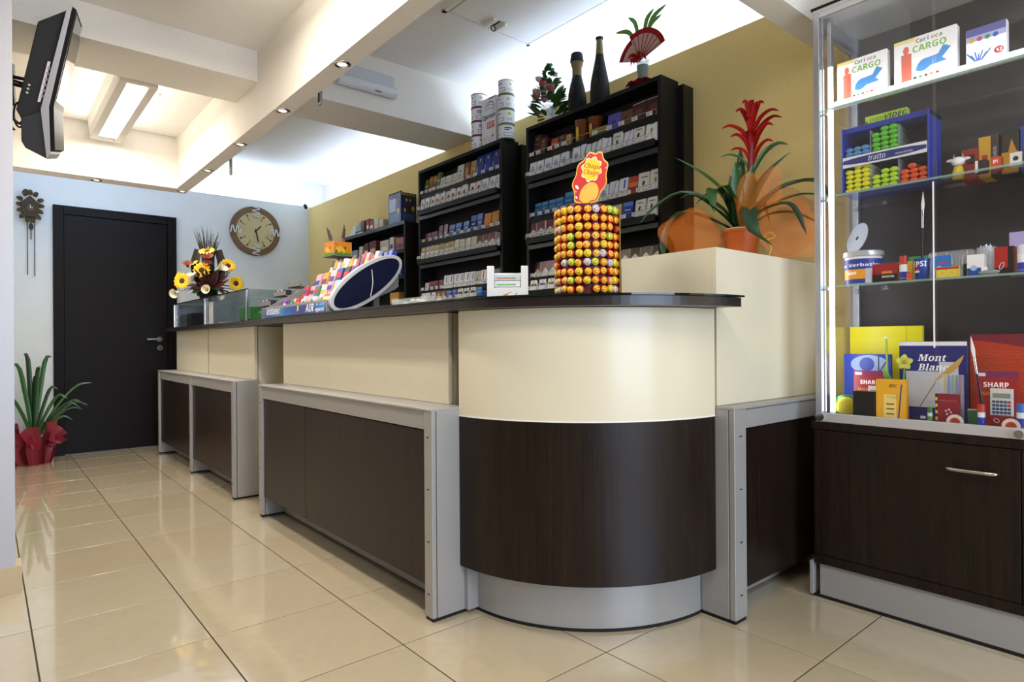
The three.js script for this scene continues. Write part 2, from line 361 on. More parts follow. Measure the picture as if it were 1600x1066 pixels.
{ // one continuous worktop, a dark slab under a glass sheet
  const shape = (R, xf, xb, zl, ze) => {
    const s = new THREE.Shape();   // drawn in x, -z
    s.moveTo(xf, -zl); s.lineTo(xf, 1.81);
    for (let i = 1; i <= 40; i++) { const a = Math.PI + HALF * i / 40; s.lineTo(1.92 + (1.92 - xf) * Math.cos(a), 1.81 + R * Math.sin(a)); }
    s.lineTo(ze, 1.81 - R); s.lineTo(ze, 1.9); s.lineTo(xb, 2.0); s.lineTo(xb, -zl);
    return s;
  };
  const t = thing('worktop', 'dark wood worktop running the whole length of the counter', 'worktop', [0, 1.07, 0]);
  mesh('wood_slab', new THREE.ExtrudeGeometry(shape(0.715, 1.228, 1.74, -6.2, 1.92), { depth: 0.03, bevelEnabled: false }).rotateX(-HALF), M.slab, t);
  mesh('glass_sheet', new THREE.ExtrudeGeometry(shape(0.726, 1.222, 1.74, -3.62, 1.923), { depth: 0.006, bevelEnabled: false }).rotateX(-HALF).translate(0, 0.031, 0), S(0x0c1512, 0.05), t);
}

// ---------- things on the counter ----------
const TOP = 1.1075;
{ // lollipop stand
  const cx = 1.622, cz = -1.509, y0 = TOP, R = 0.098;
  const o = thing('lollipop_stand', 'round lollipop stand with red header on the counter corner', 'display', [cx, y0, cz], Math.atan2(-cx, -cz) + 0.0);
  mesh('drum', cyl(R - 0.008, R - 0.008, 0.318, 0, 0, 0, 32), S(0x5b0d16, 0.5), o);
  mesh('base', cyl(R + 0.005, R + 0.005, 0.01, 0, 0, 0, 32), S(0x40101a, 0.5), o);
  mesh('backing_card', [bb(R + 0.012, R + 0.016, 0.0, 0.31, -0.1, 0.045)], S(0x8a6d33, 0.8), o);
  // header: flower-shaped board
  const sh = new THREE.Shape(), n = 90, rad = a => 0.06 + 0.0035 * Math.cos(a * 9);
  const pt = (a, k) => [rad(a) * k * Math.cos(a) * 0.92, rad(a) * k * Math.sin(a) * 1.62];
  const loop = k => { const s = new THREE.Shape(); for (let i = 0; i <= n; i++) { const p = pt(i / n * 2 * Math.PI, k); i ? s.lineTo(...p) : s.moveTo(...p); } return s; };
  const hd = new THREE.Group(); hd.name = 'header'; o.add(hd); hd.position.set(0.012, 0.413, 0.03); hd.rotation.z = -0.3;
  const e1 = (k, z, d, m, nm) => mesh(nm, new THREE.ExtrudeGeometry(loop(k), { depth: d, bevelEnabled: false }).translate(0, 0, z), m, hd);
  e1(1, 0, 0.004, S(0xf7c948, 0.4), 'yellow_rim'); e1(0.94, 0.004, 0.0008, S(0xd8231d, 0.4), 'red_board');
  const logo = canvasTex(512, 768, (x, w, h) => {
    x.fillStyle = '#d8231d'; x.fillRect(0, 0, w, h);
    x.fillStyle = '#f4e7c8'; x.beginPath(); for (let i = 0; i <= 80; i++) { const a = i / 80 * 6.283, r = 148 + 14 * Math.cos(a * 8); x.lineTo(235 + r * 0.92 * Math.cos(a), 268 + r * 1.0 * Math.sin(a)); } x.fill();
    x.fillStyle = '#f8d417'; x.beginPath(); for (let i = 0; i <= 80; i++) { const a = i / 80 * 6.283, r = 134 + 13 * Math.cos(a * 8); x.lineTo(235 + r * 0.92 * Math.cos(a), 268 + r * 1.0 * Math.sin(a)); } x.fill();
    x.fillStyle = '#c8161a'; x.font = 'italic bold 74px serif'; x.textAlign = 'center'; x.save(); x.translate(235, 255); x.rotate(-0.12); x.fillText('Chupa', 0, 0); x.fillText('Chups', 0, 78); x.restore();
    x.fillStyle = '#f6c24a'; x.beginPath(); x.ellipse(300, 560, 120, 150, 0.35, 0, 6.3); x.fill();
    x.fillStyle = '#fff'; for (const [a, b, q] of [[420, 150, 18], [440, 210, 22], [455, 270, 20], [110, 520, 34], [95, 570, 28], [140, 640, 26]]) { x.beginPath(); x.ellipse(a, b, q, q * 0.5, 0.5, 0, 6.3); x.fill(); }
  });
  const pg = new THREE.ShapeGeometry(loop(0.9), 12), P = pg.attributes.position;
  for (let i = 0; i < P.count; i++) pg.attributes.uv.setXY(i, 0.5 + P.getX(i) / 0.125, 0.5 + P.getY(i) / 0.22);
  mesh('print', pg.translate(0, 0, 0.0052), S(0xffffff, 0.4, { map: logo }), hd);
  mesh('header_stalk', bb(-0.012, 0.012, 0.28, 0.34, 0.022, 0.026), S(0xd8231d, 0.4), o);
  // lollipops, each its own thing
  const kinds = [['red', '#c21f1c', '#f4c02a'], ['orange', '#d9661c', '#f4c545'], ['yellow', '#dcc019', '#f5d63c'], ['green', '#7da522', '#d9e04a'], ['silver', '#9a9aa6', '#cfcfd8'], ['pink striped', '#c8667e', '#f1c94a']];
  const sg = new THREE.SphereGeometry(0.0142, 12, 9).scale(1, 0.92, 1).rotateX(HALF);   // pole points outwards (+z)
  const mats = kinds.map(k => S(0xffffff, 0.3, { map: canvasTex(64, 64, (x) => {
    x.fillStyle = k[1]; x.fillRect(0, 0, 64, 64);
    for (let i = 0; i < 8; i++) { x.fillStyle = i % 2 ? '#e9d9b0' : k[1]; x.globalAlpha = 0.35; x.fillRect(i * 8, 24, 5, 40); } x.globalAlpha = 1;
    x.fillStyle = k[2]; x.fillRect(0, 0, 64, 20); x.fillStyle = '#b81a14'; for (let i = 0; i < 5; i++) x.fillRect(i * 13, 6, 6, 4 + (i % 2) * 3);
  }) }));
  const face = Math.atan2(-cx, -cz), rowN = ['lowest', 'second lowest', 'third lowest', 'fourth lowest', 'fifth lowest', 'fifth highest', 'fourth highest', 'third highest', 'second highest', 'top'];
  for (let r = 0; r < 10; r++) for (let k = -7; k <= 7; k++) {
    if (rnd() < 0.03 || (r === 9 && k > 5)) continue;
    const a = face + k * 0.268 + rr(-0.03, 0.03), q = rnd(), ki = q < 0.36 ? 0 : q < 0.58 ? 1 : q < 0.76 ? 2 : q < 0.86 ? 3 : q < 0.92 ? 4 : 5;
    const m = mesh('lollipop', sg, mats[ki]);
    m.position.set(cx + Math.sin(a) * (R + 0.006), y0 + 0.028 + r * 0.0298 + rr(-0.002, 0.002), cz + Math.cos(a) * (R + 0.006)); m.rotation.set(rr(-0.2, 0.2), a, rr(-3, 3), 'YXZ');
    tag(m, `${kinds[ki][0]} wrapped lollipop, ${rowN[r]} row of the round counter stand`, 'lollipop', `${kinds[ki][0]} lollipops, ${rowN[r]} row of the stand`);
  }
}
{ // white crate of lighters
  const o = thing('lighter_tray', 'white plastic tray holding a stack of flat boxes', 'tray', [1.475, TOP, -1.77], -0.72);
  const w = 0.075;
  mesh('front', bb(-w, w, 0, 0.048, 0.028, 0.032, 0.001), M.white, o);
  mesh('post', bb(-w, -w + 0.026, 0, 0.128, 0.0, 0.032, 0.003), M.white, o); mesh('post', bb(w - 0.026, w, 0, 0.128, 0.0, 0.032, 0.003), M.white, o);
  mesh('back', bb(-w, w, 0, 0.11, -0.05, -0.046), M.white, o);
  mesh('side', bb(-w, -w + 0.003, 0, 0.1, -0.046, 0), M.white, o); mesh('side', bb(w - 0.003, w, 0, 0.1, -0.046, 0), M.white, o);
  mesh('floor', bb(-w + 0.003, w - 0.003, 0, 0.004, -0.046, 0.028), M.white, o);
  const logo = canvasTex(256, 96, (x) => { x.fillStyle = '#efeeea'; x.fillRect(0, 0, 256, 96); x.strokeStyle = '#d0761e'; x.lineWidth = 6; x.beginPath(); x.ellipse(150, 50, 38, 18, -0.4, 0, 5); x.stroke(); x.beginPath(); x.ellipse(120, 60, 16, 10, 0.5, 0, 5); x.stroke(); x.fillStyle = '#57a338'; x.beginPath(); x.arc(40, 78, 9, 0, 6.3); x.fill(); });
  mesh('print', new THREE.PlaneGeometry(0.146, 0.046).translate(0, 0.024, 0.0325), S(0xffffff, 0.5, { map: logo }), o);
  const cols = [0xe6e9ec, 0xd7e2ea, 0xeaeaea, 0xc8d7df], lab = ['white flat box at the bottom of the white tray', 'pale blue flat box in the white tray', 'white flat box near the top of the white tray', 'pale grey flat box topping the white tray'];
  for (let i = 0; i < 4; i++) { const b = mesh('flat_box', bb(-0.047, 0.047, 0, 0.022, -0.04, 0.022, 0.002), S(cols[i], 0.4)); b.position.set(1.475, TOP + 0.005 + i * 0.0235, -1.77); b.rotation.y = -0.72; tag(b, lab[i], 'box');
    mesh('stripe', bb(-0.04, 0.03, 0.006, 0.011, 0.0221, 0.0226), S([0xe0b92c, 0x3f7fb4, 0x7fb458, 0xd58a38][i], 0.5), b); }
}
// glass screen on the far counter with steel posts
{
  const o = thing('glass_counter_case', 'low glass case with steel posts on the far counter', 'glass case', [1.3, TOP - 0.006, -5.2]);
  const z0 = -1.0, z1 = 1.03, H = 0.205;
  mesh('front_pane', bb(0, 0.006, 0, H, z0, z1), M.glass, o); mesh('back_pane', bb(0.3, 0.306, 0, H, z0, z1), Ph(0xdfe8ee, 0.02, { transmission: 0.9, thickness: 0 }), o);
  mesh('end_pane', bb(0.006, 0.3, 0, H, z1 - 0.006, z1), M.glass, o); mesh('end_pane', bb(0.006, 0.3, 0, H, z0, z0 + 0.006), Ph(0x9aa3a6, 0.05, { transmission: 0.8, thickness: 0 }), o);
  mesh('top_pane', bb(-0.004, 0.31, H, H + 0.006, z0 - 0.004, z1 + 0.004), Ph(0xeaf2f2, 0.02, { transmission: 0.95, thickness: 0 }), o);
  for (const z of [z0, -0.0, z1 - 0.03]) mesh('post', [bb(-0.012, -0.002, 0, H, z, z + 0.012, 0.001), bb(-0.012, -0.002, 0, H, z + 0.018, z + 0.03, 0.001)], M.chrome, o);
  mesh('edge_strip', [bb(-0.008, -0.002, H, H + 0.008, z0, z1)], M.black, o);
  const paper = thing('price_strip', 'long white paper strip standing behind the counter glass', 'paper', [1.32, TOP, -5.17]);
  mesh('sheet', bb(0, 0.001, 0, 0.17, 0, 0.11), M.white, paper);
  const bx = thing('card_reader', 'dark box at the door end of the glass case', 'box', [1.42, TOP, -6.0]); mesh('body', bb(-0.05, 0.05, 0, 0.12, -0.1, 0.1, 0.01), M.black, bx); mesh('display', bb(-0.052, -0.05, 0.06, 0.1, -0.06, 0.06), S(0x2a302c, 0.2), bx);
  for (const [z, l] of [[-4.55, 'green box nearest the end of glass case'], [-4.68, 'green box beside another in the glass case']]) { const g = thing('green_box', l, 'box', [1.45, TOP, z]); mesh('body', bb(-0.04, 0.04, 0.02, 0.11, -0.06, 0.06, 0.004), S(0x2f7a35, 0.5), g); mesh('foot', [bb(-0.03, 0.03, 0, 0.02, -0.05, -0.04), bb(-0.03, 0.03, 0, 0.02, 0.04, 0.05)], M.steel, g); }
  const pp = thing('paper_sheets', 'loose white paper sheets lying in the glass case', 'paper', [1.42, TOP, -4.85]); mesh('sheet', bb(-0.09, 0.09, 0, 0.004, -0.12, 0.12), M.white, pp); mesh('sheet', bb(-0.08, 0.08, 0.0045, 0.008, -0.1, 0.1).rotateY(0.2), M.white, pp);
}
// flower arrangement
function sunflower(o, p, dir, r) {
  const q = new THREE.Quaternion().setFromUnitVectors(V(0, 0, 1), V(...dir).normalize()), gs = [];
  for (let k = 0; k < 2; k++) for (let i = 0; i < 14; i++) {
    const a = (i + k * 0.5) / 14 * 6.283, L = r * (k ? 0.85 : 1);
    const path = [V(0.3 * r * Math.cos(a), 0.3 * r * Math.sin(a), 0.002 * k), V(0.65 * L * Math.cos(a), 0.65 * L * Math.sin(a), 0.12 * r), V(L * Math.cos(a), L * Math.sin(a), (0.02 + 0.1 * k) * r)];
    gs.push(leaf(path, spear(r * 0.13), V(0, 0, 1), 0.2, 5));
  }
  const m = mesh('sunflower', join(gs).applyQuaternion(q).translate(...p), M.yellowPetal, o);
  mesh('flower_centre', lathe([[0, 0.12 * r], [0.2 * r, 0.1 * r], [0.34 * r, 0.03 * r], [0.3 * r, -0.04 * r]], 16).rotateX(HALF).applyQuaternion(q).translate(...p), M.brownSeed, m);
}
function calla(o, p, dir, s) {
  const q = new THREE.Quaternion().setFromUnitVectors(V(0, 1, 0), V(...dir).normalize()), pos = [], idx = [], uv = [];
  for (let i = 0; i <= 10; i++) for (let j = 0; j <= 16; j++) {
    const t = i / 10, a = j / 16 * 6.283, lip = 0.35 * Math.max(0, Math.cos(a)), r = s * (0.06 + 0.32 * Math.pow(t, 1.8)), y = s * t * (0.75 + lip * t);
    pos.push(r * Math.cos(a), y, r * Math.sin(a)); uv.push(t, j / 16);
    if (i && j) { const A = (i - 1) * 17 + j - 1, B = i * 17 + j - 1; idx.push(A, A + 1, B, A + 1, B + 1, B); }
  }
  const g = new THREE.BufferGeometry(); g.setAttribute('position', new THREE.Float32BufferAttribute(pos, 3)); g.setAttribute('uv', new THREE.Float32BufferAttribute(uv, 2)); g.setIndex(idx); g.computeVertexNormals();
  const m = mesh('calla_lily', g.applyQuaternion(q).translate(...p), M.whitePetal, o);
  mesh('spadix', cyl(s * 0.05, s * 0.03, s * 0.6, 0, s * 0.1, 0, 8).applyQuaternion(q).translate(...p), M.yellowPetal, m);
}
{
  const o = thing('flower_arrangement', 'tall arrangement of sunflowers and calla lilies on glass case', 'flowers', [1.4, 1.31, -5.5], -0.45);
  mesh('vase', toCreasedNormals(lathe([[0, 0], [0.055, 0], [0.06, 0.01], [0.075, 0.06], [0.07, 0.07], [0.0, 0.07]], 24), 0.7), M.black, o);
  mesh('foliage', (() => { const gs = []; for (let i = 0; i < 95; i++) { const a = rr(0, 6.283), el = rr(-0.2, 1.2), L = rr(0.12, 0.27), c = Math.cos(el); const d = V(Math.cos(a) * c, Math.sin(el), Math.sin(a) * c); const b = V(0, 0.1, 0); gs.push(leaf([b, b.clone().addScaledVector(d, L * 0.6), b.clone().addScaledVector(d, L).add(V(0, -0.03, 0))], spear(rr(0.02, 0.035)), V(0, 1, 0.2), 0.2, 6)); } return join(gs); })(), M.leafDark, o);
  mesh('maroon_leaf', (() => { const gs = []; for (let i = 0; i < 40; i++) { const a = rr(-0.9, 1.2), L = rr(0.1, 0.22), d = V(Math.sin(a) * 0.8, rr(-0.05, 1.1), 0.5).normalize(), b = V(0.04, 0.08, 0.08); gs.push(leaf([b, b.clone().addScaledVector(d, L * 0.6), b.clone().addScaledVector(d, L)], spear(0.014), V(0, 0.3, 1), 0.1, 5)); } return join(gs); })(), M.maroonLeaf, o);
  mesh('dried_grass', (() => { const gs = []; for (let i = 0; i < 90; i++) { const a = rr(-1, 1) * 0.24, L = rr(0.25, 0.52); gs.push(leaf([V(rr(-0.05, 0.05), 0.2, 0), V(a * L * 0.5, 0.2 + L * 0.45, rr(-0.03, 0.03)), V(a * L, 0.2 + L * 0.8, rr(-0.06, 0.06))], t => 0.006 * (1 - t) + 0.0006, V(0, 0, 1), 0, 4)); } return join(gs); })(), S(0x2d2a26, 0.8, { side: THREE.DoubleSide }), o);
  mesh('dark_wrap', (() => { const gs = []; for (const s of [-1, 1]) gs.push(leaf([V(s * 0.04, 0.12, -0.02), V(s * 0.1, 0.28, -0.02), V(s * 0.075, 0.42, -0.02)], t => 0.04 - 0.012 * t, V(0, 0, 1), 0.4, 8)); return join(gs); })(), S(0x2b2723, 0.7, { side: THREE.DoubleSide }), o);
  sunflower(o, [-0.02, 0.235, 0.13], [-0.1, 0.2, 1], 0.07); sunflower(o, [-0.17, 0.15, 0.1], [-0.3, 0.1, 1], 0.07); sunflower(o, [-0.22, 0.17, 0.03], [-1, 0.2, 0.5], 0.068);
  sunflower(o, [0.22, 0.14, 0.06], [0.6, 0.1, 1], 0.068); sunflower(o, [0.15, 0.29, 0.0], [0.4, 0.5, 1], 0.068); sunflower(o, [0.0, 0.4, 0.04], [-0.1, 0.9, 0.6], 0.068); sunflower(o, [-0.12, 0.3, 0], [-0.4, 0.9, 0.5], 0.055);
  calla(o, [-0.19, 0.06, 0.13], [-0.2, -0.25, 1], 0.1); calla(o, [0.03, 0.07, 0.16], [0, 0.1, 1], 0.095); calla(o, [-0.1, 0.13, 0.13], [0.2, 0.9, 0.5], 0.1); calla(o, [0.07, 0.24, 0.1], [0.9, 0.3, 0.6], 0.1);
  for (const [x, y, z, r] of [[0.02, 0.32, 0.09, 0.05], [0.02, 0.27, 0.11, 0.042], [-0.14, 0.27, 0.05, 0.04]]) {
    const gs = []; for (let i = 0; i < 12; i++) { const a = i / 12 * 6.283; gs.push(leaf([V(0, -0.01, 0), V(r * 0.5 * Math.cos(a), 0.6 * r, r * 0.5 * Math.sin(a)), V(r * Math.cos(a), r * 1.0, r * Math.sin(a))], spear(r * 0.22), V(0, 1, 0), 0.2, 5)); }
    mesh('red_blossom', join(gs).rotateX(0.7).translate(x, y, z), S(0x8a4034, 0.7, { side: THREE.DoubleSide }), o);
  }
  mesh('twig', (() => { const gs = []; for (let i = 0; i < 14; i++) gs.push(tube([[0.08, 0.14, 0.02], [0.12 + rr(-0.02, 0.03), 0.2, rr(0, 0.06)], [0.14 + rr(-0.04, 0.06), rr(0.24, 0.32), rr(0, 0.08)]], 0.0018, 6, 4)); return join(gs); })(), S(0x8a7468, 0.8), o);
}

// ---------- gum stand ----------
{
  const x0 = 1.255, zf = -3.70, zn = -2.86, o = thing('gum_stand', 'sloping grey gum stand with blue lettered front on the counter', 'display stand', [x0, TOP, zn]);
  const w = zn - zf;
  // stepped body, profile in x / y, extruded along -z
  const prof = [[0, 0], [0.09, 0], [0.385, 0.13], [0.385, 0.235], [0.325, 0.235], [0.325, 0.165], [0.23, 0.165], [0.23, 0.095], [0.125, 0.095], [0.125, 0.03], [0.02, 0.03], [0.02, 0.055], [0.0, 0.055]];
  mesh('stepped_body', ext(prof, w - 0.03).translate(0, 0, -w + 0.015), M.grey, o);
  mesh('rear_leg', bb(0.33, 0.365, 0, 0.11, -w + 0.05, -w + 0.09), M.greyDark, o); mesh('rear_leg', bb(0.33, 0.365, 0, 0.11, -0.2, -0.16), M.greyDark, o);
  for (const z of [-w, -0.014]) mesh('side_plate', ext([[0, 0], [0.09, 0], [0.39, 0.14], [0.39, 0.25], [0.36, 0.265], [0.02, 0.07], [0, 0.055]], 0.014).translate(0, 0, z), M.greyDark, o);
  const sign = canvasTex(1024, 80, (x, W, H) => {
    const g = x.createLinearGradient(0, 0, W, 0); g.addColorStop(0, '#123a9c'); g.addColorStop(0.3, '#2b8fc4'); g.addColorStop(0.55, '#1c4fae'); g.addColorStop(0.7, '#152f8e'); g.addColorStop(1, '#2f7fd0'); x.fillStyle = g; x.fillRect(0, 0, W, H);
    x.fillStyle = '#fff'; x.font = 'bold 58px sans-serif'; x.fillText('VIVIDENT', 24, 62); x.fillStyle = '#e89a6a'; x.beginPath(); x.ellipse(265, 40, 26, 12, -0.6, 0, 6.3); x.fill();
    x.fillStyle = '#123a9c'; x.font = 'bold 64px sans-serif'; x.fillText('DAYGUM', 350, 64); x.fillStyle = '#f2d22a'; x.fillRect(590, 6, 26, 50); x.fillStyle = '#fff'; x.font = 'bold 74px sans-serif'; x.fillText('AIR', 735, 68); x.fillStyle = '#7fe0ea'; x.font = 'bold 34px sans-serif'; x.fillText('ACTION', 880, 34); x.fillStyle = '#fff'; x.fillText('vigorsol', 880, 70);
  });
  const sg = new THREE.PlaneGeometry(w - 0.004, 0.062); sg.rotateY(-HALF).rotateZ(-0.12).translate(-0.008, 0.031, -w / 2);
  mesh('front_sign_back', bb(-0.006, 0, 0, 0.06, -w, 0, 0.002), M.grey, o).name = 'sign_holder';
  mesh('sign', sg, S(0xffffff, 0.25, { map: sign }), o);
  // oval side sign
  const el = new THREE.Shape(); el.absellipse(0, 0, 0.228, 0.084, 0, Math.PI * 2);
  const inn = new THREE.Shape(); inn.absellipse(0, 0, 0.21, 0.068, 0, Math.PI * 2);
  const place = g => g.rotateZ(0.6).translate(0.2, 0.15, 0.005);
  mesh('oval_rim', place(new THREE.ExtrudeGeometry(el, { depth: 0.02, bevelEnabled: true, bevelSize: 0.003, bevelThickness: 0.003, bevelSegments: 2, curveSegments: 48 })), S(0xc9c8c6, 0.35, { metalness: 0.4 }), o);
  mesh('oval_panel', place(new THREE.ExtrudeGeometry(inn, { depth: 0.004, bevelEnabled: false, curveSegments: 48 }).translate(0, 0, 0.022)), M.navy, o);
  mesh('white_line', tube([[0.212, 0.08, 0.034], [0.225, 0.15, 0.034], [0.22, 0.215, 0.034]], 0.0018, 10, 5), M.white, o);
  // arm holding a small tray
  mesh('tray_arm', bar([0.375, 0.2, -w + 0.12], [0.475, 0.4, -0.9], 0.008), M.greyDark, o); mesh('raised_tray', bb(0.405, 0.545, 0.398, 0.404, -0.98, -0.84), M.greyDark, o);
  // side tray of the stand, stepped
  for (const [i, dx, dy] of [[0, 0.02, 0.07], [1, 0.11, 0.135], [2, 0.2, 0.195]]) { const tr = mesh('side_tray', [bb(dx, dx + 0.09, dy, dy + 0.004, -w - 0.2, -w), bb(dx, dx + 0.004, dy, dy + 0.03, -w - 0.2, -w), bb(dx, dx + 0.09, dy, dy + 0.035, -w - 0.2, -w - 0.196)], M.greyDark, o); if (i === 0) mesh('bracket', bb(dx + 0.05, dx + 0.2, 0.0, dy, -w - 0.03, -w), M.greyDark, tr); }
  // goods on it
  const put = (x, y, z, sx, sy, sz, col, name, label, group, lean = 0.35) => {
    const g = new RoundedBoxGeometry(sx, sy, sz, 1, Math.min(sx, sy, sz) * 0.15).translate(0, sy / 2, 0);
    const m = mesh(name, g, S(col, 0.35)); m.position.set(x, y, z); m.rotation.set(rr(-0.08, 0.08), 0, -lean, 'ZXY'); tag(m, label, 'sweets', group);
    mesh('band', new THREE.BoxGeometry(0.0006, sy * 0.3, sz * 0.8).translate(-sx / 2 - 0.0005, sy * rr(0.35, 0.65), 0), S([0xf0ede6, 0xd8231d, 0x2741a6, 0xe0c030, 0x6b2c86][Math.floor(rnd() * 5)], 0.4), m);
    return m;
  };
  const cname = new Map([[0x6b2c86, 'purple'], [0x3f9b3b, 'green'], [0xcf2a24, 'red'], [0xd2cedb, 'white'], [0x8f6fb0, 'lilac'], [0xd9dbe6, 'pale grey'], [0xd9a9b4, 'pink'], [0x2440a0, 'blue'], [0x1e1b1f, 'black'], [0xe0a13a, 'amber'], [0xe46ca0, 'bright pink'], [0x2f8f7d, 'teal']]);
  const row = (cols, x, y, sx, sy, name, where, z0, z1, lean) => cols.forEach((c, i) => {
    const step = (z1 - z0) / cols.length; put(x + rr(-0.004, 0.004), y, z0 + step * (i + 0.5), sx, sy * rr(0.85, 1.1), step * 0.82, c, name, `${cname.get(c)} ${name.replace('_', ' ')} ${where}`, `${cname.get(c)} sweets ${where}`, lean);
  });
  row([0x6b2c86, 0x8f6fb0, 0x6b2c86, 0x6b2c86, 0x3f9b3b, 0xd2cedb, 0xcf2a24, 0xcf2a24, 0xd2cedb, 0xd9dbe6, 0xd9a9b4, 0xd2cedb, 0xd9dbe6, 0xd9dbe6], x0 + 0.07, TOP + 0.031, 0.028, 0.075, 'gum_pack', 'in the front row of the gum stand', zf + 0.03, zn - 0.3, 0.3);
  row([0xcf2a24, 0xd9a9b4, 0x2f8f7d, 0xd9dbe6, 0xd9a9b4, 0xd2cedb, 0xd9a9b4, 0xd2cedb], x0 + 0.17, TOP + 0.097, 0.03, 0.085, 'candy_pack', 'in the second row of the gum stand', zf + 0.12, zn - 0.06, 0.3);
  row([0xd9a9b4, 0xe0a13a, 0xd2cedb, 0x2440a0, 0x1e1b1f, 0x6b2c86, 0xd2cedb, 0xd2cedb], x0 + 0.27, TOP + 0.167, 0.03, 0.1, 'candy_pack', 'in the third row of the gum stand', zf + 0.06, zn - 0.06, 0.3);
  row([0x1e1b1f, 0xe0a13a, 0xd2cedb, 0xd2cedb, 0xd9dbe6, 0xe0a13a, 0xd2cedb, 0x1e1b1f, 0xcf2a24, 0xd9a9b4, 0xcf2a24, 0xd2cedb, 0x2440a0, 0x2440a0, 0x2440a0], x0 + 0.36, TOP + 0.2365, 0.03, 0.11, 'candy_box', 'in the top row of the gum stand', zf + 0.05, zn - 0.02, 0.3);
  { // bags lying in the front
    const r = put(x0 + 0.085, TOP + 0.04, zn - 0.22, 0.03, 0.09, 0.1, 0xc81f22, 'candy_bag', 'red spotted sweet bag at the front of gum stand', undefined, 0.5);
    for (let i = 0; i < 9; i++) mesh('white_spot', new THREE.SphereGeometry(0.007, 8, 6).scale(0.15, 1, 1).translate(-0.0155, 0.015 + (i % 3) * 0.028, (Math.floor(i / 3) - 1) * 0.03), M.white, r);
    const p = put(x0 + 0.09, TOP + 0.04, zn - 0.09, 0.02, 0.07, 0.12, 0xe58ab0, 'candy_bag', 'pink flat sweet bag by the oval sign', undefined, 0.95);
    put(x0 + 0.19, TOP + 0.11, zn - 0.22, 0.05, 0.09, 0.13, 0xece1d6, 'candy_bag', 'cream sweet bag with red print behind the spotted bag', undefined, 0.5);
  }
  for (const [i, dx, dy] of [[0, 0.05, 0.0745], [1, 0.14, 0.1395]]) for (let k = 0; k < 5; k++) { const m = mesh('mint_tube', new RoundedBoxGeometry(0.05, 0.035, 0.022, 1, 0.004).translate(0, 0.0175, 0), S(k % 2 ? 0xc9c6cf : 0x2c2233, 0.3)); m.position.set(x0 + dx, TOP + dy, zf - 0.17 + k * 0.03); tag(m, `${k % 2 ? 'silver' : 'dark'} mint packet in the ${i ? 'upper' : 'lower'} side tray of the gum stand`, 'sweets', `${k % 2 ? 'silver' : 'dark'} mints, ${i ? 'upper' : 'lower'} side tray`); }
  { // orange box and bags on the raised tray
    const art = canvasTex(256, 128, (x) => { x.fillStyle = '#f39a14'; x.fillRect(0, 0, 256, 128); x.fillStyle = '#f8d23c'; for (const [a, b] of [[60, 80], [100, 70], [140, 88]]) { x.beginPath(); x.arc(a, b, 26, 0, 6.3); x.fill(); } x.fillStyle = '#cf2a1e'; for (const [a, b, r] of [[170, 60, 16], [40, 96, 16], [120, 100, 10]]) { x.beginPath(); x.arc(a, b, r, 0, 6.3); x.fill(); } x.fillStyle = '#55a52a'; x.fillRect(0, 108, 256, 20); x.fillStyle = '#d84a7a'; x.font = 'bold 30px sans-serif'; x.fillText('ola', 14, 34); });
    const b = thing('sweet_box', 'orange sweet box with green edge on the raised tray', 'box', [x0 + 0.475, TOP + 0.405, zn - 0.91], 0); b.scale.set(0.78, 1, 0.78);
    mesh('carton', [bb(-0.08, -0.077, 0, 0.085, -0.085, 0.085), bb(0.077, 0.08, 0, 0.085, -0.085, 0.085), bb(-0.077, 0.077, 0, 0.003, -0.085, 0.085), bb(-0.077, 0.077, 0, 0.085, 0.082, 0.085), bb(-0.077, 0.077, 0, 0.085, -0.085, -0.082)], S(0xf0e3c8, 0.5), b);
    const am = S(0xffffff, 0.4, { map: art });
    mesh('printed_face', new THREE.PlaneGeometry(0.17, 0.084).rotateY(-HALF).translate(-0.0808, 0.043, 0), am, b); mesh('printed_face', new THREE.PlaneGeometry(0.15, 0.084).translate(0, 0.043, 0.0858), am, b);
    for (const [dz, dx, l] of [[-0.05, -0.02, 'black tipped pink bag, left of two in orange box'], [0.0, 0.02, 'black tipped pink bag, right of two in orange box']]) {
      const g = thing('sweet_bag', l, 'bag', [x0 + 0.475 + dx, TOP + 0.41, zn - 0.89 + dz], 0);
      mesh('bag', leaf([V(0, 0, 0), V(0, 0.08, dz * 0.4), V(0, 0.17, dz * 0.9 + 0.03 * Math.sign(dz + 0.01))], t => 0.034 * (1 - t * 0.6), V(1, 0, 0), 0.3, 6), S(0x9c3a6a, 0.4, { side: THREE.DoubleSide }), g);
      mesh('tip', leaf([V(-0.003, 0.11, dz * 0.55 + 0.01 * Math.sign(dz + 0.01)), V(-0.003, 0.19, dz * 1.0 + 0.035 * Math.sign(dz + 0.01))], t => 0.02 - 0.012 * t, V(1, 0, 0), 0.2, 4), S(0x1a1416, 0.4, { side: THREE.DoubleSide }), g);
    }
  }
  // clear tray of small things beside the oval sign
  { const c = thing('clear_tray', 'clear plastic tray of wrapped sweets below the oval sign', 'tray', [1.62, TOP, -2.55]);
    mesh('tray', [bb(-0.1, 0.1, 0, 0.003, -0.16, 0.16), bb(-0.1, -0.097, 0, 0.06, -0.16, 0.16), bb(0.097, 0.1, 0, 0.06, -0.16, 0.16), bb(-0.1, 0.1, 0, 0.06, 0.157, 0.16), bb(-0.1, 0.1, 0, 0.06, -0.16, -0.157)], M.clear, c);
    const cl = [0xcfd8c8, 0x9fb89a, 0xdfe3e3, 0xb7c58a], gs = [];
    for (let i = 0; i < 26; i++) { const s = new THREE.SphereGeometry(0.014, 8, 6).scale(1.4, 0.8, 1).rotateY(rr(0, 3)).translate(rr(-0.075, 0.075), 0.018 + rr(0, 0.035), rr(-0.13, 0.13)); gs.push(s); }
